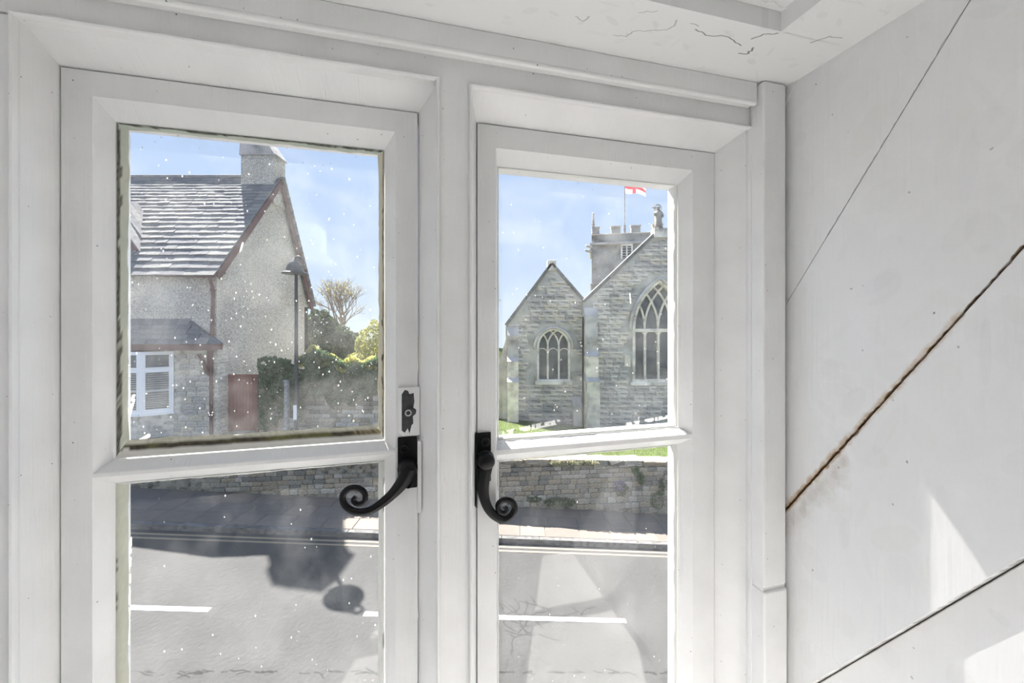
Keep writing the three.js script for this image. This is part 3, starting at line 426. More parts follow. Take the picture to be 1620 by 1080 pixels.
{ // road with its markings
  const r = structure('road', 'grey tarmac road with cracks and worn wheel tracks', 'road');
  const S = 2048, px = 12;                           // crack map over a 12 m square centred under the view
  const rr = rng(91); const grain = new Float32Array(S * S); for (let i = 0; i < grain.length; i++) grain[i] = rr();
  const crack = new Float32Array(S * S).fill(1), X0 = -8, D0 = 3.5;
  const line = (x, d, ang, len, w, jit, k) => { let s = 0; while (s < len) { const n = Math.ceil(w); const i0 = (x - X0) / px * S, j0 = (d - D0) / px * S; for (let j = -n; j <= n; j++) for (let i = -n; i <= n; i++) if (i * i + j * j <= w * w) { const I = Math.floor(i0 + i), J = Math.floor(j0 + j); if (I >= 0 && J >= 0 && I < S && J < S) crack[J * S + I] = Math.min(crack[J * S + I], k); } x += Math.cos(ang) * 0.006; d += Math.sin(ang) * 0.006; ang += (rr() - 0.5) * jit; s += 0.006; } return [x, d, ang]; };
  const ground = (u, v) => { const q = (u - 810) / FOCAL, w = (v - HORIZON) / FOCAL, D = EYE / (w + FALL * q); return [q * D, D]; };
  for (let k = 0; k < 90; k++) { const [x, d] = ground(205 + rr() * 860, 1063 + (rr() - 0.5) * 3); line(x, d, (rr() < 0.5 ? 0 : 3.14) + (rr() - 0.5) * 0.3, 0.08 + 0.14 * rr(), 0.9 + rr(), 0.25, 0.2); }
  for (let k = 0; k < 24; k++) { const [x, d] = ground(790 + 150 * rr() * rr() + 30 * rr(), 962 + 55 * rr() * rr()); let a = rr() * 6.3; let q = [x, d, a]; for (let i = 0; i < 4; i++) q = line(q[0], q[1], q[2] + (rr() - 0.5) * 1.6, 0.05 + 0.12 * rr(), 1.0, 0.08, 0.25); }
  for (let k = 0; k < 12; k++) { const [x, d] = ground(840 + 170 * rr(), 955 + 12 * rr()); line(x, d, (rr() - 0.5) * 0.8, 0.25, 0.9, 0.3, 0.35); }
  for (let k = 0; k < 26; k++) { const [x, d] = ground(795 + 80 * rr(), 1025 + 30 * rr()); line(x, d, rr() * 6, 0.2, 0.8, 0.4, 0.4); }
  const map = tex(S, S, (u, v) => { const i = Math.floor(u * S), j = Math.floor(v * S), d = D0 + v * px; let k = 0.78 * (1 + 0.5 * (grain[j * S + i] - 0.5) + 0.22 * (fbm(u * 24, v * 24, 4, 24) - 0.5)); k *= 1 + 0.10 * (fbm(u * 3 + 0.3, v * 40, 3, 40) - 0.5) ; const [a, b, c] = [1, 0.985, 0.955]; k *= crack[j * S + i]; return [toS(k * a), toS(k * b), toS(k * c)]; }, true);
  M.asphalt.map = map;
  const top = sheet(-30, 26, 56, (x) => -1.5, dKerb, 30, (x, d) => yRoad(x));
  mesh('tarmac', setUV(top, (x, y, z) => [(x - X0) / px, (-z - D0) / px]), M.asphalt, r);
  const under = sheet(-30, 26, 2, -1.5, dKerb, 2, (x) => yRoad(x) - 0.3); mesh('road_base', under, M.earth, r);
  const mark = (n, x0, x1, d, w, m, tilt = 0) => mesh(n, slab(x0, x1, (x) => d(x) - w / 2, (x) => d(x) + w / 2, (x) => yRoad(x) + 0.005, 0.012), m, r);
  const gx = (u, v) => ground(u, v)[0];
  mark('centre_line_dash', gx(192, 960) - 3, gx(333, 963), dCentre, 0.11, M.lineWhite); mark('centre_line_dash', gx(577, 968), gx(988, 975), dCentre, 0.11, M.lineWhite); mark('centre_line_dash', 6.5, 10, dCentre, 0.11, M.lineWhite);
  for (const o of [0.16, 0.32]) for (let x = -14; x < 12; x += 2) mark('yellow_line', x, x + 2, (q) => dKerb(q) - o, 0.06, M.lineYellow);
}
{ // kerb and pavement
  const k = structure('kerb', 'row of weathered grey kerb stones along the pavement', 'kerb'), r = rng(17), y = (x) => yRoad(x) + 0.125;
  for (let x = -14; x < 9;) { const w = 0.8 + 0.25 * r(); mesh('kerb_stone', slab(x, x + w, dKerb, (q) => dKerb(q) + 0.14, y, 0.4, 0.003), M.kerb[Math.floor(r() * 3)], k); x += w; }
  const p = structure('pavement', 'footpath of worn buff paving slabs below the churchyard wall', 'pavement');
  mesh('bed', slab(-16, 12, (x) => dKerb(x) + 0.14, (x) => dWall(x) + 0.05, (x) => y(x) - 0.02, 0.3), M.joint, p);
  for (let row = 0; row < 3; row++) { const a = (x) => mix(dKerb(x) + 0.145, dWall(x), row / 3), b = (x) => mix(dKerb(x) + 0.145, dWall(x), (row + 1) / 3); for (let x = -13 + r() * 0.5; x < 8;) { const w = 0.55 + 0.4 * r(), e = 0.002 + 0.006 * r(); mesh('paving_slab', slab(x, x + w, a, b, (q) => y(q) + e - 0.004, 0.08, 0.006), M.slabs[Math.floor(r() * 4)], p); x += w; } }
}
const landY = (x, d) => { const t = clamp((d - dWall(x) - 0.4) / (21 - dWall(x) - 0.4)), right = mix(wallTop(x) - 0.06, 0.28 - 0.0885 * x, t); return mix(TERRACE, right, smooth(-3.4, -1.2, x)); };
{ const g = structure('ground_1', 'sunlit churchyard grass sloping down to the church', 'grass'); mesh('turf', sheet(-3.4, 30, 60, (x) => dWall(x) + 0.2, 60, 60, landY), M.grass, g); mesh('field', sheet(-3.4, 200, 12, 60, 320, 6, (x, d) => landY(x, d) - (d - 60) * 0.11), M.grass, g);
  const r = rng(3), n = 9000, blade = new THREE.BufferGeometry(); blade.setAttribute('position', new THREE.Float32BufferAttribute([-0.008, 0, 0, 0.008, 0, 0, 0.004, 0.06, 0.012], 3)); blade.computeVertexNormals();
  const im = new THREE.InstancedMesh(blade, M.leaf(0.13, 0.18, 0.035), n), m = new THREE.Matrix4(), q = new THREE.Quaternion(), up = new THREE.Vector3(0, 1, 0);
  for (let i = 0; i < n; i++) { const x = -1 + 8.5 * r(), d = dWall(x) + 0.5 + 9.5 * r(); m.compose(new THREE.Vector3(x, landY(x, d) - 0.005, -d), q.setFromAxisAngle(up, r() * 6.3), new THREE.Vector3(1, 0.6 + r(), 1)); im.setMatrixAt(i, m); }
  im.name = 'grass_blades'; im.userData.kind = 'stuff'; im.castShadow = im.receiveShadow = true; g.add(im); }
{ const g = structure('ground_2', 'raised gravelled terrace in front of the stone house', 'terrace'); mesh('gravel', sheet(-45, -3.4, 20, (x) => dWall(x) + 0.2, 60, 20, landY), M.earth, g); mesh('field', sheet(-260, -3.4, 12, 60, 320, 6, (x, d) => TERRACE - (d - 60) * 0.11), M.grass, g); }

// stones laid in courses inside a polygon; returns rectangles
function courses(poly, holes, rowH, wMin, wMax, r, strict = true) {
  const xs = poly.map((p) => p[0]), ys = poly.map((p) => p[1]), x0 = Math.min(...xs), x1 = Math.max(...xs), out = [];
  for (let y = Math.min(...ys); y < Math.max(...ys);) { const h = rowH * (0.8 + 0.4 * r()); for (let x = x0 - r() * wMin; x < x1;) { const w = wMin + (wMax - wMin) * r(); const cs = [[x, y], [x + w, y], [x + w, y + h], [x, y + h]]; const n = cs.filter((c) => inside(poly, c[0], c[1])).length; if ((strict ? n === 4 : n >= 3) && !holes.some((q) => cs.some((c) => inside(q, c[0], c[1])) || inside(q, x + w / 2, y + h / 2))) out.push([x, y, w, h]); x += w; } y += h; }
  return out;
}
const blockGeo = [0, 1, 2, 3].map((s) => { const g = new RoundedBoxGeometry(1, 1, 1, 1, 0.09), p = g.attributes.position, r = rng(200 + s), j = {}; for (let i = 0; i < p.count; i++) { const k = [p.getX(i), p.getY(i), p.getZ(i)].map((v) => v.toFixed(2)).join(); const d = j[k] ??= [(r() - 0.5) * 0.09, (r() - 0.5) * 0.09, (r() - 0.5) * 0.2]; p.setXYZ(i, p.getX(i) + d[0], p.getY(i) + d[1], p.getZ(i) + d[2]); } g.computeVertexNormals(); return uvm(g); });
function lay(rects, z, proud, mats, parent, r, most = 300, name = 'stone') {    // each stone a mesh; those past the limit joined
  const many = rects.length > most ? rects.map((q, i) => [q, i]).sort((a, b) => b[0][2] * b[0][3] - a[0][2] * a[0][3]).map((a) => a[0]) : rects, rest = [];
  many.forEach(([x, y, w, h], i) => {
    const g = blockGeo[Math.floor(r() * 4)], d = 0.1, pz = proud * (0.4 + r());
    if (i < most) { const m = mesh(name, g, mats[Math.floor(r() * mats.length)], parent); m.position.set(x + w / 2, y + h / 2, z - d / 2 + pz); m.scale.set(w - 0.012, h - 0.010, d); }
    else { const q = g.clone(); q.scale(w - 0.018, h - 0.016, d); q.translate(x + w / 2, y + h / 2, z - d / 2 + pz); rest.push(q); }
  });
  if (rest.length) mesh('stonework', merge(rest), mats[0], parent).userData = { kind: 'stuff', label: 'remaining small stones of the wall' };
}
{ // churchyard wall by the pavement: axes of the wall itself (x along it)
  const w = thing('churchyard_wall', 'low lichened rubble stone wall between pavement and churchyard', 'wall'), r = rng(23), turn = Math.atan(0.095), L0 = [0, 0, -11.45];
  const part = new THREE.Group(); part.name = 'wall_face'; part.rotation.y = turn; part.position.set(...L0); w.add(part);
  const c = Math.cos(turn), base = (s) => yRoad(s * c) + 0.10, top = (s) => wallTop(s * c);
  const poly = []; for (let s = -11; s <= 8; s += 0.5) poly.push([s, base(s)]); for (let s = 8; s >= -11; s -= 0.5) poly.push([s, top(s) - 0.1]);
  const core = extrude(poly, 0.36); core.translate(0, 0, -0.40); mesh('core', core, M.wallMortar, part);
  const all = courses(poly, [], 0.15, 0.18, 0.42, r).filter(([x, y, ww]) => (x > -0.8 && x < 6.2) || (x > -8.5 && x < -2.2 && y < base(x) + 0.62));
  lay(all, 0, 0.02, M.wallStone, part, r, 300);
  for (let s = -9; s < 7;) { const l = 0.4 + 0.4 * r(); const m = mesh('coping_stone', blockGeo[Math.floor(r() * 4)], M.wallStone[Math.floor(r() * 5)], part); m.position.set(s + l / 2, top(s + l / 2) - 0.05, -0.2); m.scale.set(l - 0.01, 0.13 + 0.04 * r(), 0.5); m.rotation.z = -0.03; s += l; }
}
// foliage: many small leaves scattered on given points
function foliage(name, pts, size, mat, parent, seed, tint) {
  const r = rng(seed), g = new THREE.BufferGeometry(); g.setAttribute('position', new THREE.Float32BufferAttribute([0, -1, 0, 0.62, 0, 0.14, 0, 0.05, -0.05, -0.62, 0, 0.14, 0, 1, 0.05], 3)); g.setIndex([0, 1, 2, 0, 2, 3, 1, 4, 2, 2, 4, 3]); g.computeVertexNormals();
  const im = new THREE.InstancedMesh(g, mat, pts.length), m = new THREE.Matrix4(), e = new THREE.Euler(), q = new THREE.Quaternion(), c = new THREE.Color();
  pts.forEach((p, i) => { const s = size * (0.6 + 0.8 * r()); m.compose(new THREE.Vector3(p[0], p[1], p[2]), q.setFromEuler(e.set((r() - 0.5) * 2.2, (r() - 0.5) * 3, r() * 6.3)), new THREE.Vector3(s, s, s)); im.setMatrixAt(i, m); const k = 0.65 + 0.7 * r(), t = tint ? tint(p, r) : [1, 1, 1]; im.setColorAt(i, c.setRGB(k * t[0], k * t[1], k * t[2])); });
  im.name = name; im.userData.kind = 'stuff'; im.castShadow = im.receiveShadow = true; parent.add(im); return im;
}
{ // plants growing out of the churchyard wall
  const r = rng(44), spot = (px, py, rx, ry, n, up) => { const out = []; for (let i = 0; i < n; i++) { const a = r() * 6.3, q = Math.sqrt(r()), u = px + rx * q * Math.cos(a), v = py + ry * q * Math.sin(a), k = (u - 810) / FOCAL, D = 11.45 / (1 - 0.095 * k) - 0.03 - 0.05 * r() - (up ?? 0); out.push(P(u, v, D)); } return out; };
  const A = thing('rockery_plant', 'small purple flowering plant in a joint of the churchyard wall', 'plant'); foliage('leaves', spot(983, 773, 11, 12, 240), 0.028, M.leaf(0.09, 0.13, 0.06), A, 1); foliage('flowers', spot(980, 768, 11, 8, 110, 0.03), 0.022, M.leaf(0.20, 0.13, 0.42), A, 2);
  const B = thing('wall_fern', 'green trailing plant near the top of the churchyard wall', 'plant'); foliage('leaves', [...spot(1005, 742, 6, 8, 160), ...spot(1014, 757, 5, 9, 140)], 0.035, M.leaf(0.10, 0.17, 0.05), B, 3);
  const C = thing('weeds', 'green weeds growing along the foot of the churchyard wall', 'weeds'); foliage('leaves', [...spot(885, 795, 26, 8, 380), ...spot(845, 790, 12, 5, 90), ...spot(1040, 792, 10, 14, 200), ...spot(1047, 770, 5, 14, 120)], 0.035, M.leaf(0.08, 0.13, 0.045), C, 4);
  const D = thing('lichen_plants', 'pale cushions of growth on top of the churchyard wall', 'plant'); foliage('leaves', [...spot(895, 733, 30, 5, 260, 0.05), ...spot(930, 732, 18, 4, 120, 0.05)], 0.03, M.leaf(0.42, 0.40, 0.22), D, 5);
}
// ------------------------------------------------------------------ the stone house
let HOUSE, CHURCH;
const DF = 12.7, XC = (343 - 810) / FOCAL * DF, DR = -XC * FOCAL / (810 - 440), DB = -XC * FOCAL / (810 - 487);
const EAVE = P(343, 432, DF)[1], RIDGE = P(440, 284, DR)[1], REAR = P(487, 486, DB)[1];
{
  const h = HOUSE = thing('house', 'two storey stone and roughcast house with stone slate roof and chimney', 'house'), r = rng(8);
  const WL = -19, G = TERRACE - 0.05;
  mesh('upper_wall', box(WL, XC - 0.004, P(0, 548, DF)[1], EAVE, -DF - 0.4, -DF), M.pebbledash, h);
  const lower = mesh('lower_wall', box(WL, XC - 0.004, G, P(0, 548, DF)[1], -DF - 0.4, -DF - 0.03), M.mortar, h);
  const winHole = [[-20, P(0, 655, DF)[1]], [P(276, 0, DF)[0], P(0, 655, DF)[1]], [P(276, 0, DF)[0], 8], [-20, 8]];
  lay(courses([[-13.2, G], [XC + 0.02, G], [XC + 0.02, P(0, 552, DF)[1]], [-13.2, P(0, 552, DF)[1]]], [winHole], 0.19, 0.24, 0.52, r), -DF - 0.02, 0.03, M.limestone, lower, r, 280);
  // gable end seen along the passage
  const gable = extrude([[DF + 0.4, G], [DB, G], [DB, REAR], [DR, RIDGE - 0.12], [DF + 0.4, EAVE + 0.4 * (RIDGE - 0.12 - EAVE) / (DR - DF)]], 0.4); gable.applyMatrix4(new THREE.Matrix4().makeBasis(new THREE.Vector3(0, 0, -1), new THREE.Vector3(0, 1, 0), new THREE.Vector3(1, 0, 0))); gable.translate(XC - 0.4, 0, 0);
  mesh('gable_wall', uvm(gable), M.pebbledash, h);
  mesh('rear_wall', box(WL, XC, G, REAR, -DB, -DB + 0.3), M.pebbledash, h);
  for (let y = G, k = 0; y < P(0, 560, DF)[1]; k++) { const q = 0.24 + 0.1 * r(); const m = mesh('quoin', blockGeo[k % 4], M.limestone[1], h); m.position.set(XC - 0.02, y + q / 2, -DF - (k % 2 ? 0.16 : 0.24)); m.scale.set(0.12, q - 0.015, k % 2 ? 0.3 : 0.46); y += q; }
  // roof: front and rear slopes of stone slates in diminishing courses
  const roofSlope = (name, e, t, x1, visible) => {       // e, t: [y, depth] of eave and ridge
    const n = new THREE.Vector3(0, (t[1] - e[1]), Math.abs(t[0] - e[0]) * Math.sign(t[1] - e[1])).normalize();
    const len = Math.hypot(t[0] - e[0], t[1] - e[1]), core = new THREE.BoxGeometry(x1 - WL, 0.1, len); const mid = [(WL + x1) / 2, (e[0] + t[0]) / 2, -(e[1] + t[1]) / 2], ang = Math.atan2(t[0] - e[0], t[1] - e[1]);
    const tilt = new THREE.Matrix4().makeRotationX(ang).setPosition(...mid); core.applyMatrix4(tilt); const roof = mesh(name, uvm(core), M.slate[2], h); if (!visible) return roof;
    const rows = 23; let s = -0.06; const steps = []; for (let k = 0; k < rows; k++) steps.push(mix(1.5, 0.72, k / rows)); const tot = steps.reduce((a, b) => a + b);
    const geo = [0, 1, 2].map((q) => { const g = new RoundedBoxGeometry(1, 1, 1, 1, 0.02), p = g.attributes.position, rr = rng(300 + q), j = {}; for (let i = 0; i < p.count; i++) { const key = [p.getX(i) > 0, p.getY(i) > 0, p.getZ(i) > 0].join(); const d = j[key] ??= [(rr() - 0.5) * 0.03, (rr() - 0.5) * 0.3, (rr() - 0.5) * 0.1]; p.setXYZ(i, p.getX(i) + d[0], p.getY(i) + d[1], p.getZ(i) + d[2]); } g.computeVertexNormals(); return uvm(g); });
    for (let k = 0; k < rows; k++) {
      const hgt = steps[k] / tot * len, dep = e[1] + (t[1] - e[1]) * (s + hgt / 2) / len, yy = e[0] + (t[0] - e[0]) * (s + hgt / 2) / len, left = (190 - 810) / FOCAL * dep - 0.3;
      for (let x = x1 + 0.02 + 0; x > left;) { const w = (0.34 + 0.3 * r()) * mix(1.15, 0.8, k / rows); const m = mesh('slate', geo[Math.floor(r() * 3)], M.slate[Math.floor(r() * 4)], roof); m.position.set(x - w / 2, yy + 0.085 * Math.cos(ang) + 0.006 * r(), -dep + 0.085 * Math.sin(ang)); m.rotation.x = ang - 0.10 + (r() - 0.5) * 0.02; m.rotation.z = (r() - 0.5) * 0.02; m.scale.set(w - 0.012, 0.035 + 0.015 * r(), hgt * 1.35); x -= w; }
      s += hgt;
    }
    return roof;
  };
  roofSlope('front_roof', [EAVE - 0.08, DF - 0.18], [RIDGE, DR], XC + 0.14, true);
  roofSlope('rear_roof', [REAR - 0.05, DB + 0.18], [RIDGE, DR], XC + 0.14, false);
  mesh('ridge_tiles', bar([WL, RIDGE + 0.1, -DR], [XC - 1.2, RIDGE + 0.1, -DR], 0.22, 0.14, 0.04), M.slate[1], h);
  const barge = (a, b) => mesh('bargeboard', bar([XC + 0.15, a[0], -a[1]], [XC + 0.15, b[0], -b[1]], 0.04, 0.22), M.brown, h);
  barge([EAVE - 0.14, DF - 0.15], [RIDGE - 0.10, DR]); barge([REAR - 0.14, DB + 0.15], [RIDGE - 0.10, DR]);
  // rear slope edge: slate ends beyond the bargeboard
  for (let k = 0; k < 22; k++) { const a = k / 22, b = (k + 1.15) / 22; const m = mesh('slate_edge', bar([XC + 0.16, mix(REAR, RIDGE, a) + 0.05, -mix(DB + 0.2, DR, a) - 0.04], [XC + 0.16, mix(REAR, RIDGE, b) + 0.09, -mix(DB + 0.2, DR, b) - 0.06], 0.2, 0.05), M.slate[k % 4], h); }
  // chimney on the gable
  const cx0 = P(392, 0, DR)[0], cx1 = XC + 0.06, cy = P(0, 252, DR)[1], ct = P(0, 227, DR)[1];
  const ch = mesh('chimney', box(cx0, cx1, RIDGE - 1.1, cy, -DR - 0.4, -DR + 0.4), M.pebbledash, h);
  const capg = extrude([[cx0 - 0.05, cy], [cx1 + 0.05, cy], [cx1 + 0.05, cy + 0.06], [cx1 - 0.35, ct], [cx0 + 0.0, ct]], 0.9); capg.translate(0, 0, -DR - 0.45); mesh('chimney_cap', uvm(capg), M.churchStone[4], ch);
  // front cross gable at the far side
  const a = P(196, 356, 13.25), b = P(246, 426, 13.25); mesh('cross_gable_roof', bar([a[0] - 1.2, a[1] + 1.2 * (b[1] - a[1]) / (a[0] - b[0]), -13.6], [b[0] + 0.05, b[1], -13.6], 0.12, 0.1), M.slate[2], h);
  const sl = [b[0] - a[0], b[1] - a[1]], ln = Math.hypot(...sl), ux = sl[0] / ln, uy = sl[1] / ln;
  for (let k = 0; k < 5; k++) { const z0 = 13.2 + k * 0.28; mesh('cross_gable_slates', bar([a[0] - 1.2 * ux + uy * -0.02, a[1] - 1.2 * uy + 0.07 + k * 0.01, -z0], [b[0] - 0.04 * k, b[1] + 0.07, -z0], 0.3, 0.035), M.slate[k % 4], h); }
  mesh('cross_gable_bargeboard', bar([a[0] - 1.2 * ux, a[1] - 1.2 * uy - 0.1, -13.1], [b[0] + 0.03, b[1] - 0.1, -13.1], 0.04, 0.2), M.brown, h);
  mesh('cross_gable_wall', (() => { const q = extrude([[b[0] - 0.05, b[1] - 0.1], [a[0] - 1.2 * ux, a[1] - 1.2 * uy - 0.1], [a[0] - 1.2 * ux - 1.5, a[1] - 1.2 * uy - 0.1], [a[0] - 2.5, b[1] - 0.1]], 0.3); q.translate(0, 0, -13.5); return uvm(q); })(), M.pebbledash, h);
  // gutter and downpipe
  const gt = mesh('gutter', bar([P(247, 0, DF - 0.25)[0], EAVE - 0.10, -DF + 0.27], [XC + 0.16, EAVE - 0.12, -DF + 0.27], 0.11, 0.1, 0.03), M.brown, h);
  mesh('downpipe', tube([[XC - 0.05, EAVE - 0.12, -DF + 0.25], [XC - 0.06, EAVE - 0.3, -DF + 0.18], [XC - 0.08, EAVE - 0.5, -DF + 0.08], [XC - 0.08, EAVE - 1.3, -DF + 0.08], [XC - 0.12, 4.6, -DF + 0.08], [XC - 0.12, G + 0.1, -DF + 0.08]], [0.05, 0.05], 24, 8), M.brown, gt);
  for (const y of [EAVE - 0.55, 5.2, 3.4, 2.5]) mesh('pipe_collar', (() => { const g = disc(0.07, 0.07, 12); g.translate(XC - (y > 4.6 ? 0.08 : 0.12), y, -DF + 0.08); return uvm(g); })(), M.brown, gt);
  // slated canopy over the bay window
  const de = DF - 0.42, ye = P(0, 544, de)[1], yt = P(0, 506, DF)[1], xr = P(338, 0, de)[0], xt = P(302, 0, DF)[0], xl = -17;
  const cpos = [], q3 = (A, B, C) => cpos.push(...A, ...B, ...C), E0 = [xl, ye, -de], E1 = [xr, ye, -de], T0 = [xl, yt, -DF], T1 = [xt, yt, -DF], E2 = [xr, ye, -DF];
  q3(E0, E1, T1); q3(E0, T1, T0); q3(E1, E2, T1); q3(E0, E2, E1); q3(E0, [xl, ye, -DF], E2);
  const cgeo = new THREE.BufferGeometry(); cgeo.setAttribute('position', new THREE.Float32BufferAttribute(cpos, 3)); cgeo.computeVertexNormals(); const can = mesh('canopy_roof', uvm(cgeo), M.slate[2], h);
  const cang = Math.atan2(yt - ye, DF - de), clen = Math.hypot(yt - ye, DF - de), sg = uvm(new RoundedBoxGeometry(1, 1, 1, 1, 0.02));
  for (let k = 0; k < 5; k++) { const f = (k + 0.5) / 5, rx = mix(xr, xt, f + 0.08); for (let x = rx - (k % 2) * 0.12; x > -13.4;) { const w = 0.34 + 0.12 * r(); const m = mesh('slate', sg, M.slate[Math.floor(r() * 4)], can); m.position.set(x - w / 2, mix(ye, yt, f) + 0.02, -mix(de, DF, f) + 0.02); m.rotation.x = cang - 0.08; m.scale.set(w - 0.01, 0.02, clen / 5 * 1.3); x -= w; } }
  mesh('canopy_fascia', box(xl, xr - 0.02, ye - 0.2, ye - 0.005, -de, -de + 0.03), M.brown, h); mesh('canopy_fascia', box(xr - 0.05, xr - 0.02, ye - 0.2, ye - 0.005, -DF, -de), M.brown, h);
  mesh('bracket', tube([P(333, 592, DF - 0.05), P(326, 586, DF - 0.12), P(322, 572, DF - 0.25), P(314, 560, DF - 0.38)], [0.06, 0.05], 20, 6), M.brown, h); mesh('bracket_post', bar(P(331, 592, DF - 0.05), P(331, 552, DF - 0.05), 0.1, 0.07), M.brown, h);
}
{ // bay window: a front facet and a splayed one
  const b = new THREE.Group(); b.name = 'bay_window'; b.userData.label = 'white framed bay window'; HOUSE.add(b);
  const yT = P(0, 556, DF - 0.3)[1], yB = P(0, 654, DF - 0.3)[1], A = P(222, 0, DF - 0.42), B = P(275, 0, DF), Lf = -14.2;
  const facet = (p0, p1, n) => {
    const g = new THREE.Group(); const dx = p1[0] - p0[0], dz = p1[2] - p0[2], len = Math.hypot(dx, dz), rot = Math.atan2(-dz, dx); g.position.set(p0[0], 0, p0[2]); g.rotation.y = rot;
    const f = (x0, x1, y0, y1, z0 = -0.06, z1 = 0) => mesh('frame', box(x0, x1, y0, y1, z0, z1, 0.008), M.upvc, g), H = yT - yB, tr = yB + H * 0.70;
    f(0, len, yB, yB + 0.08); f(0, len, yT - 0.07, yT); f(0, len, tr - 0.045, tr + 0.045);
    for (let k = 0; k <= n; k++) { const x = len * k / n; f(Math.max(0, x - 0.075), Math.min(len, x + 0.075), yB, yT, -0.06, 0.004); }
    for (let k = 0; k < n; k++) { const x0 = len * k / n + 0.12, x1 = len * (k + 1) / n - 0.12; for (const [y0, y1] of [[yB + 0.13, tr - 0.08], [tr + 0.085, yT - 0.11]]) {
      for (const q of [[x0 - 0.05, x1 + 0.05, y0 - 0.05, y0], [x0 - 0.05, x1 + 0.05, y1, y1 + 0.05], [x0 - 0.05, x0, y0, y1], [x1, x1 + 0.05, y0, y1]]) f(...q, -0.05, 0.012);
      mesh('pane', box(x0, x1, y0, y1, -0.04, -0.034), M.darkGlass, g); if (y1 < tr) f(x0, x1, (y0 + y1) / 2 - 0.012, (y0 + y1) / 2 + 0.012, -0.034, -0.02);
      if (y1 < tr) for (let y = y0 + 0.05; y < y1 - 0.02; y += 0.07) mesh('blind_slat', box(x0 + 0.01, x1 - 0.01, y, y + 0.018, -0.033, -0.031), M.blind, g);
    } }
    g.updateMatrix(); for (const m of [...g.children]) { m.geometry.applyMatrix4(g.matrix); b.add(m); }
  };
  facet([Lf, 0, A[2]], A, 3); facet(A, B, 1);
  mesh('window_sill', bar([Lf, yB - 0.03, A[2] + 0.02], [A[0], yB - 0.03, A[2] + 0.02], 0.1, 0.06), M.upvc, b); mesh('window_sill', bar([A[0], yB - 0.03, A[2] + 0.02], [B[0] + 0.02, yB - 0.03, B[2]], 0.1, 0.06), M.upvc, b);
  const pl = extrude([[Lf, -A[2]], [A[0], -A[2]], [B[0], DF], [Lf, DF]].reverse(), yB - 0.06 - TERRACE); pl.rotateX(-Math.PI / 2); pl.scale(1, 1, 1); pl.translate(0, TERRACE, 0); mesh('stone_base', uvm(pl), M.limestone[2], b);
}
{ // side gate
  const D = 13.1, g = thing('garden_gate', 'tall red-brown boarded gate between house and ivy wall', 'gate'), x0 = P(360, 0, D)[0] + 0.02, x1 = P(408, 0, D)[0], y1 = P(0, 593, D)[1], r = rng(4), n = 8;
  for (let k = 0; k < n; k++) { const a = mix(x0 + 0.06, x1 - 0.06, k / n), b = mix(x0 + 0.06, x1 - 0.06, (k + 1) / n); mesh('board', box(a + 0.006, b - 0.006, TERRACE + 0.04, y1 - 0.03, -D - 0.03, -D, 0.006), M.gateWood[Math.floor(r() * 3)], g); }
  for (const x of [x0, x1 - 0.07]) mesh('post', box(x, x + 0.07, TERRACE, y1, -D - 0.08, -D + 0.01, 0.006), M.gateWood[2], g);
  mesh('top_rail', box(x0, x1, y1 - 0.05, y1 + 0.02, -D - 0.06, -D + 0.015, 0.006), M.gateWood[0], g); for (const y of [2.3, 3.4]) mesh('ledge', box(x0 + 0.07, x1 - 0.07, y, y + 0.12, -D - 0.07, -D - 0.03), M.gateWood[2], g);
}
{ // garden wall and its ivy
  const D = 13.1, w = thing('garden_wall', 'rubble stone garden wall half covered by ivy beside the gate', 'wall'), r = rng(6), x0 = P(409, 0, D)[0], x1 = -2.6, y1 = P(0, 588, D)[1];
  mesh('core', box(x0, x1, TERRACE - 0.1, y1, -D - 0.45, -D - 0.05), M.wallMortar, w);
  lay(courses([[x0, TERRACE], [-4, TERRACE], [-4, y1], [x0, y1]], [], 0.16, 0.2, 0.44, r), -D - 0.02, 0.03, [...M.wallStone, M.limestone[2]], w, r, 300);
  const iv = thing('ivy', 'thick green ivy spilling over the garden wall', 'ivy'), pts = [], lit = [];
  for (let i = 0; i < 15000; i++) { const px = 408 + 200 * r(), top = 574 + 14 * Math.sin(px * 0.07) * 0.4 - 16 * Math.exp(-(((px - 492) / 26) ** 2)) + 14 * Math.exp(-(((px - 425) / 14) ** 2)) * 0;
    const low = px < 440 ? 688 : px < 480 ? 640 + 48 * vnoise(px * 0.13, 3) : 618 + 30 * vnoise(px * 0.09, 5), py = mix(top - 6 * r(), low, Math.pow(r(), 1.25)), dens = vnoise(px * 0.11, py * 0.11); if (py > 640 && dens < 0.45) continue; if (dens < 0.22) continue; const bulge = 0.12 + 0.35 * (1 - clamp((py - 570) / 110)) * (0.4 + dens); pts.push(P(px, py, D - bulge * r())); }
  for (let i = 0; i < 7000; i++) { const px = 470 + 140 * r(), k = r(), top = 573 - 18 * Math.exp(-(((px - 497) / 22) ** 2)) + 4 * Math.sin(px * 0.2); lit.push(P(px, top - 5 + 17 * k * k, D - 0.35 + 1.1 * (1 - k) * r())); }
  foliage('leaves', pts, 0.055, M.leaf(0.10, 0.165, 0.07), iv, 9); foliage('sunlit_tint_leaves', lit, 0.045, M.leaf(0.55, 0.53, 0.16, 0.6), iv, 10);  // leaves along the top coloured bright yellow to paint in sunlight
}
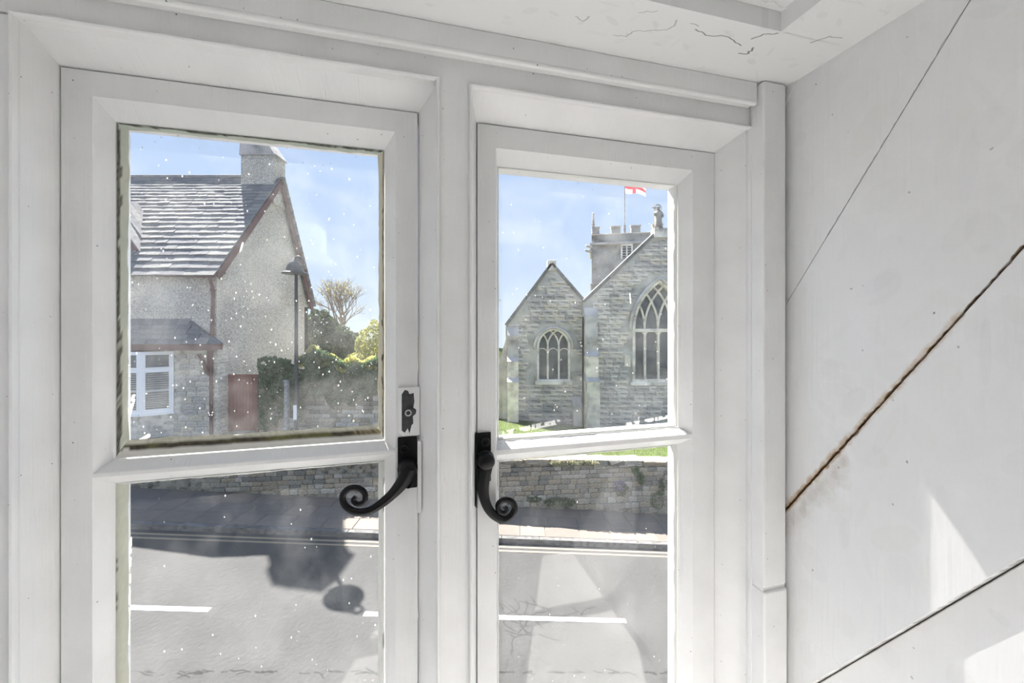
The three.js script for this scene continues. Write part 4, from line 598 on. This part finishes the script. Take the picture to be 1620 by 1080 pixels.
{ // street lamp, sign post
  const D = 11.75, B = P(466, 0, D), hY = P(0, 432, D)[1], l = thing('street_lamp', 'tall dark street lamp with wide flat lantern rim before the house', 'street lamp');
  mesh('pole', (() => { const g = new THREE.CylinderGeometry(0.045, 0.06, hY - TERRACE, 12); g.translate(B[0] + 0.05, (hY + TERRACE) / 2, -D); return uvm(g); })(), M.lampPaint, l);
  const lathe = (pts) => { const g = new THREE.LatheGeometry(pts.map(([a, b]) => new THREE.Vector2(a, b)), 28); g.translate(B[0], hY, -D); return uvm(g); };
  mesh('lantern_rim', lathe([[0, -0.03], [0.34, -0.03], [0.36, -0.01], [0.34, 0.02], [0.2, 0.06], [0, 0.07]]), M.lampPaint, l);
  mesh('lantern_hood', lathe([[0.24, 0.05], [0.23, 0.14], [0.2, 0.24], [0.12, 0.36], [0.06, 0.40], [0.04, 0.46], [0, 0.47]]), M.lampPaint, l);
  mesh('bracket', tube([[B[0] - 0.1, hY + 0.34, -D + 0.02], [B[0] + 0.1, hY + 0.5, -D], [B[0] + 0.26, hY + 0.36, -D], [B[0] + 0.2, hY + 0.1, -D]], [0.03, 0.03], 20, 8), M.lampPaint, l);
  mesh('sign', box(B[0] + 0.0, B[0] + 0.1, P(0, 663, D)[1], P(0, 640, D)[1], -D + 0.06, -D + 0.075), M.sign, l).userData.label = 'narrow white plate on the pole';
  const G = P(453.5, 0, 12.3), p = thing('bollard_post', 'short square grey post standing beside the street lamp', 'post'); mesh('shaft', box(G[0] - 0.06, G[0] + 0.06, TERRACE - 0.02, P(0, 604, 12.3)[1], -12.36, -12.24, 0.02), M.greyPost, p); mesh('cap', box(G[0] - 0.07, G[0] + 0.07, P(0, 604, 12.3)[1], P(0, 601, 12.3)[1], -12.37, -12.23, 0.01), M.greyPost, p);
}
{ // trees and hedge behind the garden wall
  const r = rng(71), blob = (px, py, D, rx, ry, n) => { const out = [], c = P(px, py, D); for (let i = 0; i < n; i++) { const a = r() * 6.3, b = Math.acos(2 * r() - 1), q = 0.75 + 0.3 * vnoise(a * 3, b * 3); out.push([c[0] + rx * q * Math.cos(a) * Math.sin(b), c[1] + ry * q * Math.cos(b), c[2] + rx * q * Math.sin(a) * Math.sin(b)]); } return out; };
  const stem = (g, px, D, y1, rad) => mesh('trunk', tube([P(px, 0, D).map((v, i) => i === 1 ? TERRACE - 0.1 : v), P(px + 2, 0, D).map((v, i) => i === 1 ? (TERRACE + y1) / 2 : v), P(px, 0, D).map((v, i) => i === 1 ? y1 : v)], [rad, rad * 0.6], 8, 8), M.bark, g);
  const e = thing('evergreen_tree', 'dark bushy evergreen tree behind the ivy wall', 'tree'); stem(e, 525, 23, 4.5, 0.14);
  foliage('foliage', [...blob(505, 530, 23, 1.1, 1.5, 2600), ...blob(530, 548, 23.2, 1.5, 1.3, 2800), ...blob(560, 556, 23.6, 1.0, 0.9, 1600), ...blob(495, 560, 23, 1.0, 1.2, 1500), ...blob(540, 590, 23, 2.2, 1.2, 1500)], 0.11, M.leaf(0.075, 0.105, 0.055), e, 12);
  const k = thing('hedge', 'yellow-green sunlit hedge behind the ivy wall', 'hedge'); stem(k, 598, 21, 3.5, 0.1);
  foliage('foliage', [...blob(600, 547, 21, 1.2, 1.4, 3200), ...blob(585, 575, 20.6, 1.3, 0.9, 2400), ...blob(625, 555, 21.5, 1.5, 1.4, 2500)], 0.07, M.leaf(0.36, 0.36, 0.11), k, 13);
  // bare spring tree
  const t = thing('bare_tree', 'nearly bare spring tree with fine branches and first yellow leaves', 'tree'), D = 27, segs = [], tips = [];
  const grow2 = (p, dir, len, rad, lvl) => { const q = p.clone().addScaledVector(dir, len), mid = p.clone().lerp(q, 0.5).add(new THREE.Vector3((r() - 0.5) * len * 0.1, (r() - 0.5) * len * 0.06, (r() - 0.5) * len * 0.1)); segs.push(tube([p.toArray(), mid.toArray(), q.toArray()], [rad, rad * 0.72], 3, lvl > 2 ? 3 : 6));
    if (lvl >= 6) { tips.push(q); return; } const n = lvl === 0 ? 5 : lvl < 3 ? 3 : 2 + (r() < 0.6 ? 1 : 0); for (let i = 0; i < n; i++) { const d = dir.clone().add(i === 0 && lvl < 3 ? new THREE.Vector3((r() - 0.5) * 0.3, 0.5, (r() - 0.5) * 0.3) : new THREE.Vector3((r() - 0.5) * 1.6, (r() - 0.3) * 0.7, (r() - 0.5) * 1.6)).normalize(); grow2(lvl > 0 && r() < 0.35 ? p.clone().lerp(q, 0.6) : q, d, len * (0.66 + 0.2 * r()) * (lvl === 0 ? 0.50 : 1), rad * 0.6, lvl + 1); } if (lvl > 3) tips.push(q); };
  const b = P(543, 560, D); b[1] = TERRACE - 0.2; grow2(new THREE.Vector3(...b), new THREE.Vector3(0, 1, 0), P(543, 528, D)[1] - b[1], 0.13, 0);
  mesh('branches', merge(segs), M.bark, t); foliage('leaves', tips.filter((p, i) => i % 2).map((p) => [p.x, p.y, p.z]), 0.045, M.leaf(0.50, 0.45, 0.17), t, 14);
}
// ------------------------------------------------------------------ the church
{
  const c = CHURCH = thing('church', 'grey stone parish church with gabled ends, traceried windows and tower', 'church'), r = rng(33);
  const DA = 21, DN = 20.4, DT = 30, V = (px, py, D) => P(px, py, D).slice(0, 2);
  const arch = (cx, w, sill, spring, R, n = 14) => { const p = [[cx - w, sill], [cx + w, sill]]; const a1 = Math.acos((R - w) / R); for (let i = 0; i <= n; i++) { const a = a1 * i / n; p.push([cx + w - R + R * Math.cos(a), spring + R * Math.sin(a)]); } for (let i = n - 1; i >= 0; i--) { const a = a1 * i / n; p.push([cx - w + R - R * Math.cos(a), spring + R * Math.sin(a)]); } return p; };
  // aisle
  const aw = { cx: P(876, 0, DA)[0], w: 26.5 / FOCAL * DA, sill: P(0, 604, DA)[1], spring: P(0, 548, DA)[1] }; aw.R = (aw.w ** 2 + (P(0, 519, DA)[1] - aw.spring) ** 2) / (2 * aw.w);
  const nw = { cx: P(1044, 0, DN)[0], w: 43 / FOCAL * DN, sill: P(0, 605, DN)[1], spring: P(0, 520, DN)[1] }; nw.R = (nw.w ** 2 + (P(0, 442, DN)[1] - nw.spring) ** 2) / (2 * nw.w);
  const aPoly = [V(800, 700, DA), V(932, 710, DA), V(932, 486, DA), V(873, 418, DA), V(800, 516, DA)], nPoly = [V(924, 720, DN), V(1164, 730, DN), V(1164, 478, DN), V(1044, 364, DN), V(924, 478, DN)];
  const gableEnd = (name, poly, D, win, depth, roofDepth, pitchTop) => {
    const wp = arch(win.cx, win.w, win.sill, win.spring, win.R), g = extrude(poly, depth, [wp.slice().reverse()]); g.translate(0, 0, -D - depth - 0.03); const m = mesh(name, g, M.churchMortar, c);
    const [, , rt, top, lt] = poly;
    lay(courses(poly, [arch(win.cx, win.w + 0.16, win.sill - 0.1, win.spring, win.R + 0.16)], 0.25, 0.3, 0.8, r).filter((q) => q[0] < P(1072, 0, D)[0] && q[1] > -0.6), -D - 0.02, 0.025, M.churchStone, m, r, 290);
    for (const [a, b] of [[lt, top], [top, rt]]) { const n = 9, sx = a === lt ? -0.12 : 0; for (let k = 0; k < n; k++) { const p0 = [mix(a[0], b[0], k / n), mix(a[1], b[1], k / n)], p1 = [mix(a[0], b[0], (k + 0.97) / n), mix(a[1], b[1], (k + 0.97) / n)]; mesh('coping', bar([p0[0], p0[1] + 0.06, -D - 0.2], [p1[0], p1[1] + 0.06, -D - 0.2], 0.5, 0.16, 0.02), M.coping, m); } }
    // roof behind the gable
    for (const [a, b] of [[lt, top], [rt, top]]) { const len = Math.hypot(b[0] - a[0], b[1] - a[1]), q = new THREE.BoxGeometry(len, 0.12, roofDepth); q.rotateZ(Math.atan2(b[1] - a[1], b[0] - a[0])); q.translate((a[0] + b[0]) / 2, (a[1] + b[1]) / 2 - 0.8, -D - roofDepth / 2 - 0.2); mesh('roof', uvm(q), M.slate[0], m); }
    for (const e of [poly[0], poly[1]]) mesh('side_wall', box(e[0] - (e === poly[1] ? 0.5 : 0), e[0] + (e === poly[1] ? 0 : 0.5), -1, (e === poly[0] ? lt : rt)[1] - 0.8, -D - roofDepth, -D - 0.1), M.churchMortar, m);
    return m;
  };
  const aisle = gableEnd('aisle_gable', aPoly, DA, aw, 0.5, 8), nave = gableEnd('nave_gable', nPoly, DN, nw, 0.5, 7);
  { const t = V(873, 412, DA); mesh('apex_block', box(t[0] - 0.24, t[0] + 0.24, t[1] - 0.55, t[1] + 0.02, -DA - 0.4, -DA + 0.05, 0.03), M.churchStone[1], aisle); }
  // traceried windows
  const tracery = (name, win, D, lights, transom, mat, bw) => {
    const g = new THREE.Group(); g.name = name; c.add(g); const z = -D - 0.28, out = arch(win.cx, win.w, win.sill, win.spring, win.R), inn = arch(win.cx, win.w - bw, win.sill + bw, win.spring, win.R - bw);
    const rim = extrude(out, 0.3, [inn.reverse()], 0.02); rim.translate(0, 0, -D - 0.33); mesh('surround', rim, mat, g);
    const isIn = (x, y) => y < win.spring || (Math.hypot(x - (win.cx + win.w - win.R), y - win.spring) < win.R - bw * 0.6 && Math.hypot(x - (win.cx - win.w + win.R), y - win.spring) < win.R - bw * 0.6);
    const tw = bw * 0.42, step = 2 * win.w / lights;
    for (let k = 1; k < lights; k++) {
      const x = win.cx - win.w + step * k; mesh('mullion', box(x - tw, x + tw, win.sill, win.spring, z - 0.08, z + 0.1, 0.02), mat, g);
      for (const s of [1, -1]) { const p = []; for (let i = 0; i <= 40; i++) { const a = i / 40 * 1.25, q = [x + s * (win.R - win.R * Math.cos(a)), win.spring + win.R * Math.sin(a)]; if (!isIn(...q)) break; p.push([...q, z]); } if (p.length > 3) mesh('tracery_bar', tube(p, [tw, tw], 18, 6), mat, g); }
    }
    for (let k = 0; k < lights; k++) {
      const x = win.cx - win.w + step * k, rows = transom ? [[win.sill + 0.05, transom], [transom, win.spring]] : [[win.sill + 0.05, win.spring]];
      for (const [y0, y1] of rows) mesh('pane', box(x + 0.02, x + step - 0.02, y0, y1, z - 0.05, z - 0.04), M.leadGlass, g);
      const hd = []; for (let i = 0; i <= 10; i++) { const a = Math.PI * i / 10; hd.push([x + step / 2 - (step / 2 - tw) * Math.cos(a), (transom ?? win.spring - 0.1) - 0.22 + 0.2 * Math.sin(a), z + 0.01]); } mesh('light_head', tube(hd, [tw * 0.7, tw * 0.7], 14, 5), mat, g);
      for (let d = 1; d < 7; d++) { const y = win.sill + (win.spring - win.sill) * d / 7; mesh('glazing_tie', box(x + tw, x + step - tw, y - 0.008, y + 0.008, z - 0.035, z - 0.02), M.lampPaint, g); }
    }
    const top = extrude([...inn].reverse().filter((p) => p[1] >= win.spring - 0.01), 0.01); top.translate(0, 0, z - 0.05); mesh('pane', top, M.leadGlass, g).userData.label = 'dark leaded glass behind the tracery';
    if (transom) mesh('transom', box(win.cx - win.w + bw, win.cx + win.w - bw, transom - 0.09, transom + 0.09, z - 0.05, z + 0.12, 0.02), mat, g);
    const hood = []; const R = win.R + 0.14, w2 = win.w + 0.14, a1 = Math.acos((R - w2) / R); for (let i = 0; i <= 12; i++) { const a = a1 * i / 12; hood.push([win.cx - w2 + R - R * Math.cos(a), win.spring - 0.1 + R * Math.sin(a), -D + 0.02]); } for (let i = 11; i >= 0; i--) { const a = a1 * i / 12; hood.push([win.cx + w2 - R + R * Math.cos(a), win.spring - 0.1 + R * Math.sin(a), -D + 0.02]); }
    mesh('hood_mould', tube(hood, [0.08, 0.08], 40, 6), M.churchStone[2], g);
    mesh('window_sill', box(win.cx - win.w - 0.1, win.cx + win.w + 0.1, win.sill - 0.16, win.sill + 0.03, -D - 0.3, -D + 0.06, 0.03), M.churchStone[1], g);
    return g;
  };
  tracery('aisle_window', aw, DA, 3, null, M.churchStone[1], 0.12); tracery('nave_window', nw, DN, 4, P(0, 522, DN)[1] - 0.02, M.ashlar, 0.15);
  // buttresses: stepped, with pale dressed fronts
  const buttress = (px0, px1, D, tiers) => { const g = new THREE.Group(); g.name = 'buttress'; c.add(g); const x0 = P(px0, 0, D)[0], x1 = P(px1, 0, D)[0]; tiers.forEach(([ya, yb, out, m], i) => { const y0 = P(0, ya, D)[1], y1 = P(0, yb, D)[1]; mesh('tier', box(x0, x1, y0, y1, -D - 0.2, -D + out, 0.02), m, g); const wg = extrude([[0, 0], [out + 0.02, 0], [0.0, 0.45]], x1 - x0 + 0.04); wg.applyMatrix4(new THREE.Matrix4().makeBasis(new THREE.Vector3(0, 0, 1), new THREE.Vector3(0, 1, 0), new THREE.Vector3(-1, 0, 0))); wg.translate(x1 + 0.02, y1, -D); mesh('weathering', uvm(wg), M.churchStone[4], g); }); };
  buttress(803, 820, DA, [[700, 600, 0.9, M.ashlar], [600, 570, 0.6, M.churchStone[1]], [570, 530, 0.35, M.churchStone[4]]]);
  buttress(924, 944, DN, [[720, 600, 0.8, M.ashlar], [600, 562, 0.5, M.ashlar], [562, 500, 0.25, M.churchStone[2]]]);
  buttress(905, 918, DA, [[715, 640, 0.5, M.churchStone[2]]]);
  { const s = extrude([[0, 0], [1.1, 0], [0.7, 2.5], [0.1, 4.3], [0, 4.6]].map(([a, b]) => [-a, b]).reverse(), 0.5); s.translate(P(802, 0, DA)[0], P(0, 668, DA)[1], -DA - 0.5); mesh('corner_buttress', uvm(s), M.churchStone[2], c); }
  for (const [px, py, w, h] of [[988, 562, 9, 18]]) mesh('pale_block', box(P(px, 0, DN)[0], P(px + w, 0, DN)[0], P(0, py + h, DN)[1], P(0, py, DN)[1], -DN - 0.1, -DN + 0.04, 0.01), M.ashlar, nave);
  // statue on the nave gable
  { const g = new THREE.Group(); g.name = 'statue'; c.add(g); const b = P(1043, 361, DN), s = 1.26 / 1.26; g.position.set(b[0], b[1], -DN - 0.15);
    const lathe = (pts, seg = 20) => uvm(new THREE.LatheGeometry(pts.map(([a, q]) => new THREE.Vector2(a, q)), seg));
    mesh('robed_figure', merge([lathe([[0, 0], [0.22, 0], [0.23, 0.1], [0.19, 0.4], [0.17, 0.62], [0.2, 0.78], [0.19, 0.9], [0.09, 0.97], [0.06, 1.0], [0, 1.0]]), (() => { const q = new THREE.SphereGeometry(0.105, 16, 12); q.scale(0.9, 1.15, 1); q.translate(0, 1.09, 0); return uvm(q); })(), tube([[-0.17, 0.86, 0], [-0.24, 0.7, 0.1], [-0.27, 0.78, 0.2]], [0.065, 0.045], 10, 8), tube([[0.17, 0.86, 0], [0.23, 0.66, 0.06], [0.1, 0.55, 0.2]], [0.065, 0.045], 10, 8)]), M.towerStone, g);
    mesh('halo', (() => { const q = new THREE.TorusGeometry(0.17, 0.025, 6, 24); q.translate(0, 1.12, -0.04); return uvm(q); })(), M.towerStone, g);
    mesh('staff', merge([bar([-0.29, 0, 0.2], [-0.29, 1.26, 0.2], 0.03), bar([-0.42, 1.05, 0.2], [-0.16, 1.05, 0.2], 0.03)]), M.towerStone, g);
    mesh('plinth', box(-0.3, 0.62, -0.5, 0.0, -0.3, 0.3, 0.03), M.churchStone[1], g); }
  // tower
  const tw = new THREE.Group(); tw.name = 'tower'; c.add(tw); { const a = -0.2, p = new THREE.Vector3(P(936, 0, DT)[0], 0, -DT), q = p.clone().applyAxisAngle(new THREE.Vector3(0, 1, 0), a); tw.rotation.y = a; tw.position.copy(p.sub(q)); } const tx0 = P(936, 0, DT)[0], tx1 = P(1084, 0, DT)[0], ty = P(0, 372, DT)[1];
  mesh('tower_wall', box(tx0, tx1, -1, ty, -DT - 6.5, -DT), M.towerStone, tw);
  mesh('string_course', box(tx0 - 0.15, tx1 + 0.15, P(0, 388, DT)[1], P(0, 384, DT)[1], -DT - 6.6, -DT + 0.15, 0.04), M.churchStone[4], tw); mesh('string_course', box(tx0 - 0.1, tx1 + 0.1, P(0, 451, DT)[1], P(0, 448, DT)[1], -DT - 6.6, -DT + 0.1, 0.04), M.churchStone[4], tw);
  for (const [a, b] of [[938, 948], [966, 980], [996, 1010], [1028, 1042], [1058, 1072]]) { const m = mesh('merlon', box(P(a, 0, DT)[0], P(b, 0, DT)[0], ty - 0.02, P(0, 361, DT)[1], -DT - 0.4, -DT, 0.02), M.towerStone, tw); mesh('merlon_cap', box(P(a, 0, DT)[0] - 0.06, P(b, 0, DT)[0] + 0.06, P(0, 361, DT)[1], P(0, 359, DT)[1], -DT - 0.46, -DT + 0.06, 0.02), M.churchStone[2], m); }
  for (let k = 0; k < 3; k++) { const z = -DT - 1.6 - k * 1.6; mesh('merlon', box(tx0, tx0 + 0.4, ty - 0.02, P(0, 361, DT)[1], z - 0.35, z + 0.35, 0.02), M.towerStone, tw); }
  mesh('parapet_coping', box(tx0 - 0.05, tx1, ty, ty + 0.07, -DT - 0.45, -DT + 0.05, 0.02), M.churchStone[1], tw);
  { const b = P(938.5, 362, DT), pts = [[0.14, -0.4], [0.13, 0]]; for (let k = 0; k < 5; k++) { const y = 0.05 + k * 0.2, q = 0.15 - k * 0.015; pts.push([q * 0.6, y], [q * 1.2, y + 0.08], [q * 0.7, y + 0.14]); } pts.push([0.05, 1.05], [0.10, 1.12], [0.05, 1.2], [0, 1.26]); const q = new THREE.LatheGeometry(pts.map(([a, y]) => new THREE.Vector2(a, y)), 10); q.translate(b[0], b[1], -DT); mesh('pinnacle', uvm(q), M.churchStone[4], tw); }
  for (const [px, py, l] of [[935, 389, 0.42], [935, 396, 0.5]]) { const a = P(px + 1, py + 1, DT), b = [a[0] - l, a[1] + 0.06, a[2] + 0.2]; mesh('gargoyle', tube([a, [a[0] - l * 0.5, a[1] - 0.02, a[2] + 0.1], b], [0.16, 0.07], 8, 7), M.churchStone[4], tw); }
  const bw = [P(983, 0, DT)[0], P(996, 0, DT)[0], P(0, 411, DT)[1], P(0, 391, DT)[1]]; mesh('belfry_opening', box(bw[0], bw[1], bw[2], bw[3], -DT - 0.05, -DT + 0.012), M.leadGlass, tw);
  for (const [x0, x1, y0, y1] of [[bw[0] - 0.12, bw[0], bw[2], bw[3]], [bw[1], bw[1] + 0.12, bw[2], bw[3]], [bw[0] - 0.12, bw[1] + 0.12, bw[3], bw[3] + 0.14], [(bw[0] + bw[1]) / 2 - 0.05, (bw[0] + bw[1]) / 2 + 0.05, bw[2], bw[3]]]) mesh('belfry_surround', box(x0, x1, y0, y1, -DT - 0.05, -DT + 0.08, 0.01), M.churchStone[1], tw);
  for (let k = 0; k < 5; k++) mesh('louvre', box(bw[0], bw[1], bw[2] + k * 0.19 + 0.05, bw[2] + k * 0.19 + 0.08, -DT, -DT + 0.05), M.churchStone[3], tw);
}
{ // flag on the tower
  const D = 31.5, f = new THREE.Group(), b = P(988, 372, D), t = P(988, 262, D); f.name = 'flagpole'; CHURCH.add(f);
  mesh('pole', merge([bar([b[0], b[1] - 0.6, b[2]], t, 0.06), (() => { const g = disc(0.11, 1.0, 10); g.translate(b[0], b[1] + 0.3, b[2]); return uvm(g); })()]), M.greyPost, f);
  const map = canvasTex(128, 80, (g, w, h) => { g.fillStyle = '#e6e2e2'; g.fillRect(0, 0, w, h); g.fillStyle = '#d0666c'; g.fillRect(0, h * 0.38, w, h * 0.24); g.fillRect(w * 0.36, 0, w * 0.2, h); });
  const g = new THREE.PlaneGeometry(1.75, 1.05, 24, 10), p = g.attributes.position; for (let i = 0; i < p.count; i++) { const s = p.getX(i) / 1.75 + 0.5; p.setXYZ(i, s * 1.6, p.getY(i) * (1 - 0.25 * s) - 0.42 * s * s - 0.1 * Math.sin(s * 7), Math.sin(s * 8 + p.getY(i)) * 0.16 * s); } g.computeVertexNormals(); const a = P(989, 295, D); g.translate(a[0], a[1], a[2]);
  const fm = new THREE.MeshPhysicalMaterial({ map, roughness: 0.9, transmission: 0.35, thickness: 0 }); mesh('flag', g, fm, f);
}
{ // beyond the church: a low roof and a bush
  const h = thing('outbuilding', 'low pale outbuilding seen past the church corner', 'building'), D = 38, a = P(770, 662, D), b = P(800, 588, D); mesh('wall', box(a[0] - 3, b[0] + 3, a[1] - 1, P(0, 625, D)[1], -D - 4, -D), M.limestone[2], h);
  const rf = extrude([[0, 0], [4.6, 0], [2.3, 2.3]], b[0] - a[0] + 6.4); rf.applyMatrix4(new THREE.Matrix4().makeBasis(new THREE.Vector3(0, 0, 1), new THREE.Vector3(0, 1, 0), new THREE.Vector3(-1, 0, 0))); rf.translate(b[0] + 3.2, P(0, 625, D)[1], -D - 4.3); mesh('roof', uvm(rf), M.slate[1], h);
  const t = thing('round_bush', 'green bush behind the pale outbuilding', 'bush'), r = rng(5), c = P(781, 582, 46), pts = []; for (let i = 0; i < 2200; i++) { const q = r() * 6.3, e = Math.acos(2 * r() - 1); pts.push([c[0] + 2 * Math.cos(q) * Math.sin(e), c[1] + 1.9 * Math.cos(e), c[2] + 2 * Math.sin(q) * Math.sin(e)]); }
  mesh('trunk', tube([[c[0], 0.2, c[2]], [c[0], 1.5, c[2]], [c[0], c[1], c[2]]], [0.2, 0.1], 6, 8), M.bark, t); foliage('foliage', pts, 0.2, M.leaf(0.20, 0.25, 0.08), t, 15);
}

// ------------------------------------------------------------------ place what was laid out in the window's axes, and set each thing's origin at its base
for (const g of room) { g.rotation.y = YAW; g.position.set(-sinY * GLASS_AWAY, 0, -cosY * GLASS_AWAY); }
scene.updateMatrixWorld(true);
for (const g of [...scene.children]) if (g.isGroup && g.children.length) {
  const b = new THREE.Box3(), v = new THREE.Vector3(), inv = g.matrixWorld.clone().invert();
  g.traverse((o) => { if (o.isMesh && !o.isInstancedMesh) { o.geometry.computeBoundingBox(); b.union(o.geometry.boundingBox.clone().applyMatrix4(inv.clone().multiply(o.matrixWorld))); } });
  if (b.isEmpty()) continue;
  v.set((b.min.x + b.max.x) / 2, b.min.y, (b.min.z + b.max.z) / 2);
  for (const c of g.children) c.position.sub(v);
  g.position.add(v.applyQuaternion(g.quaternion)); g.updateMatrixWorld(true);
}
renderer.render(scene, camera);
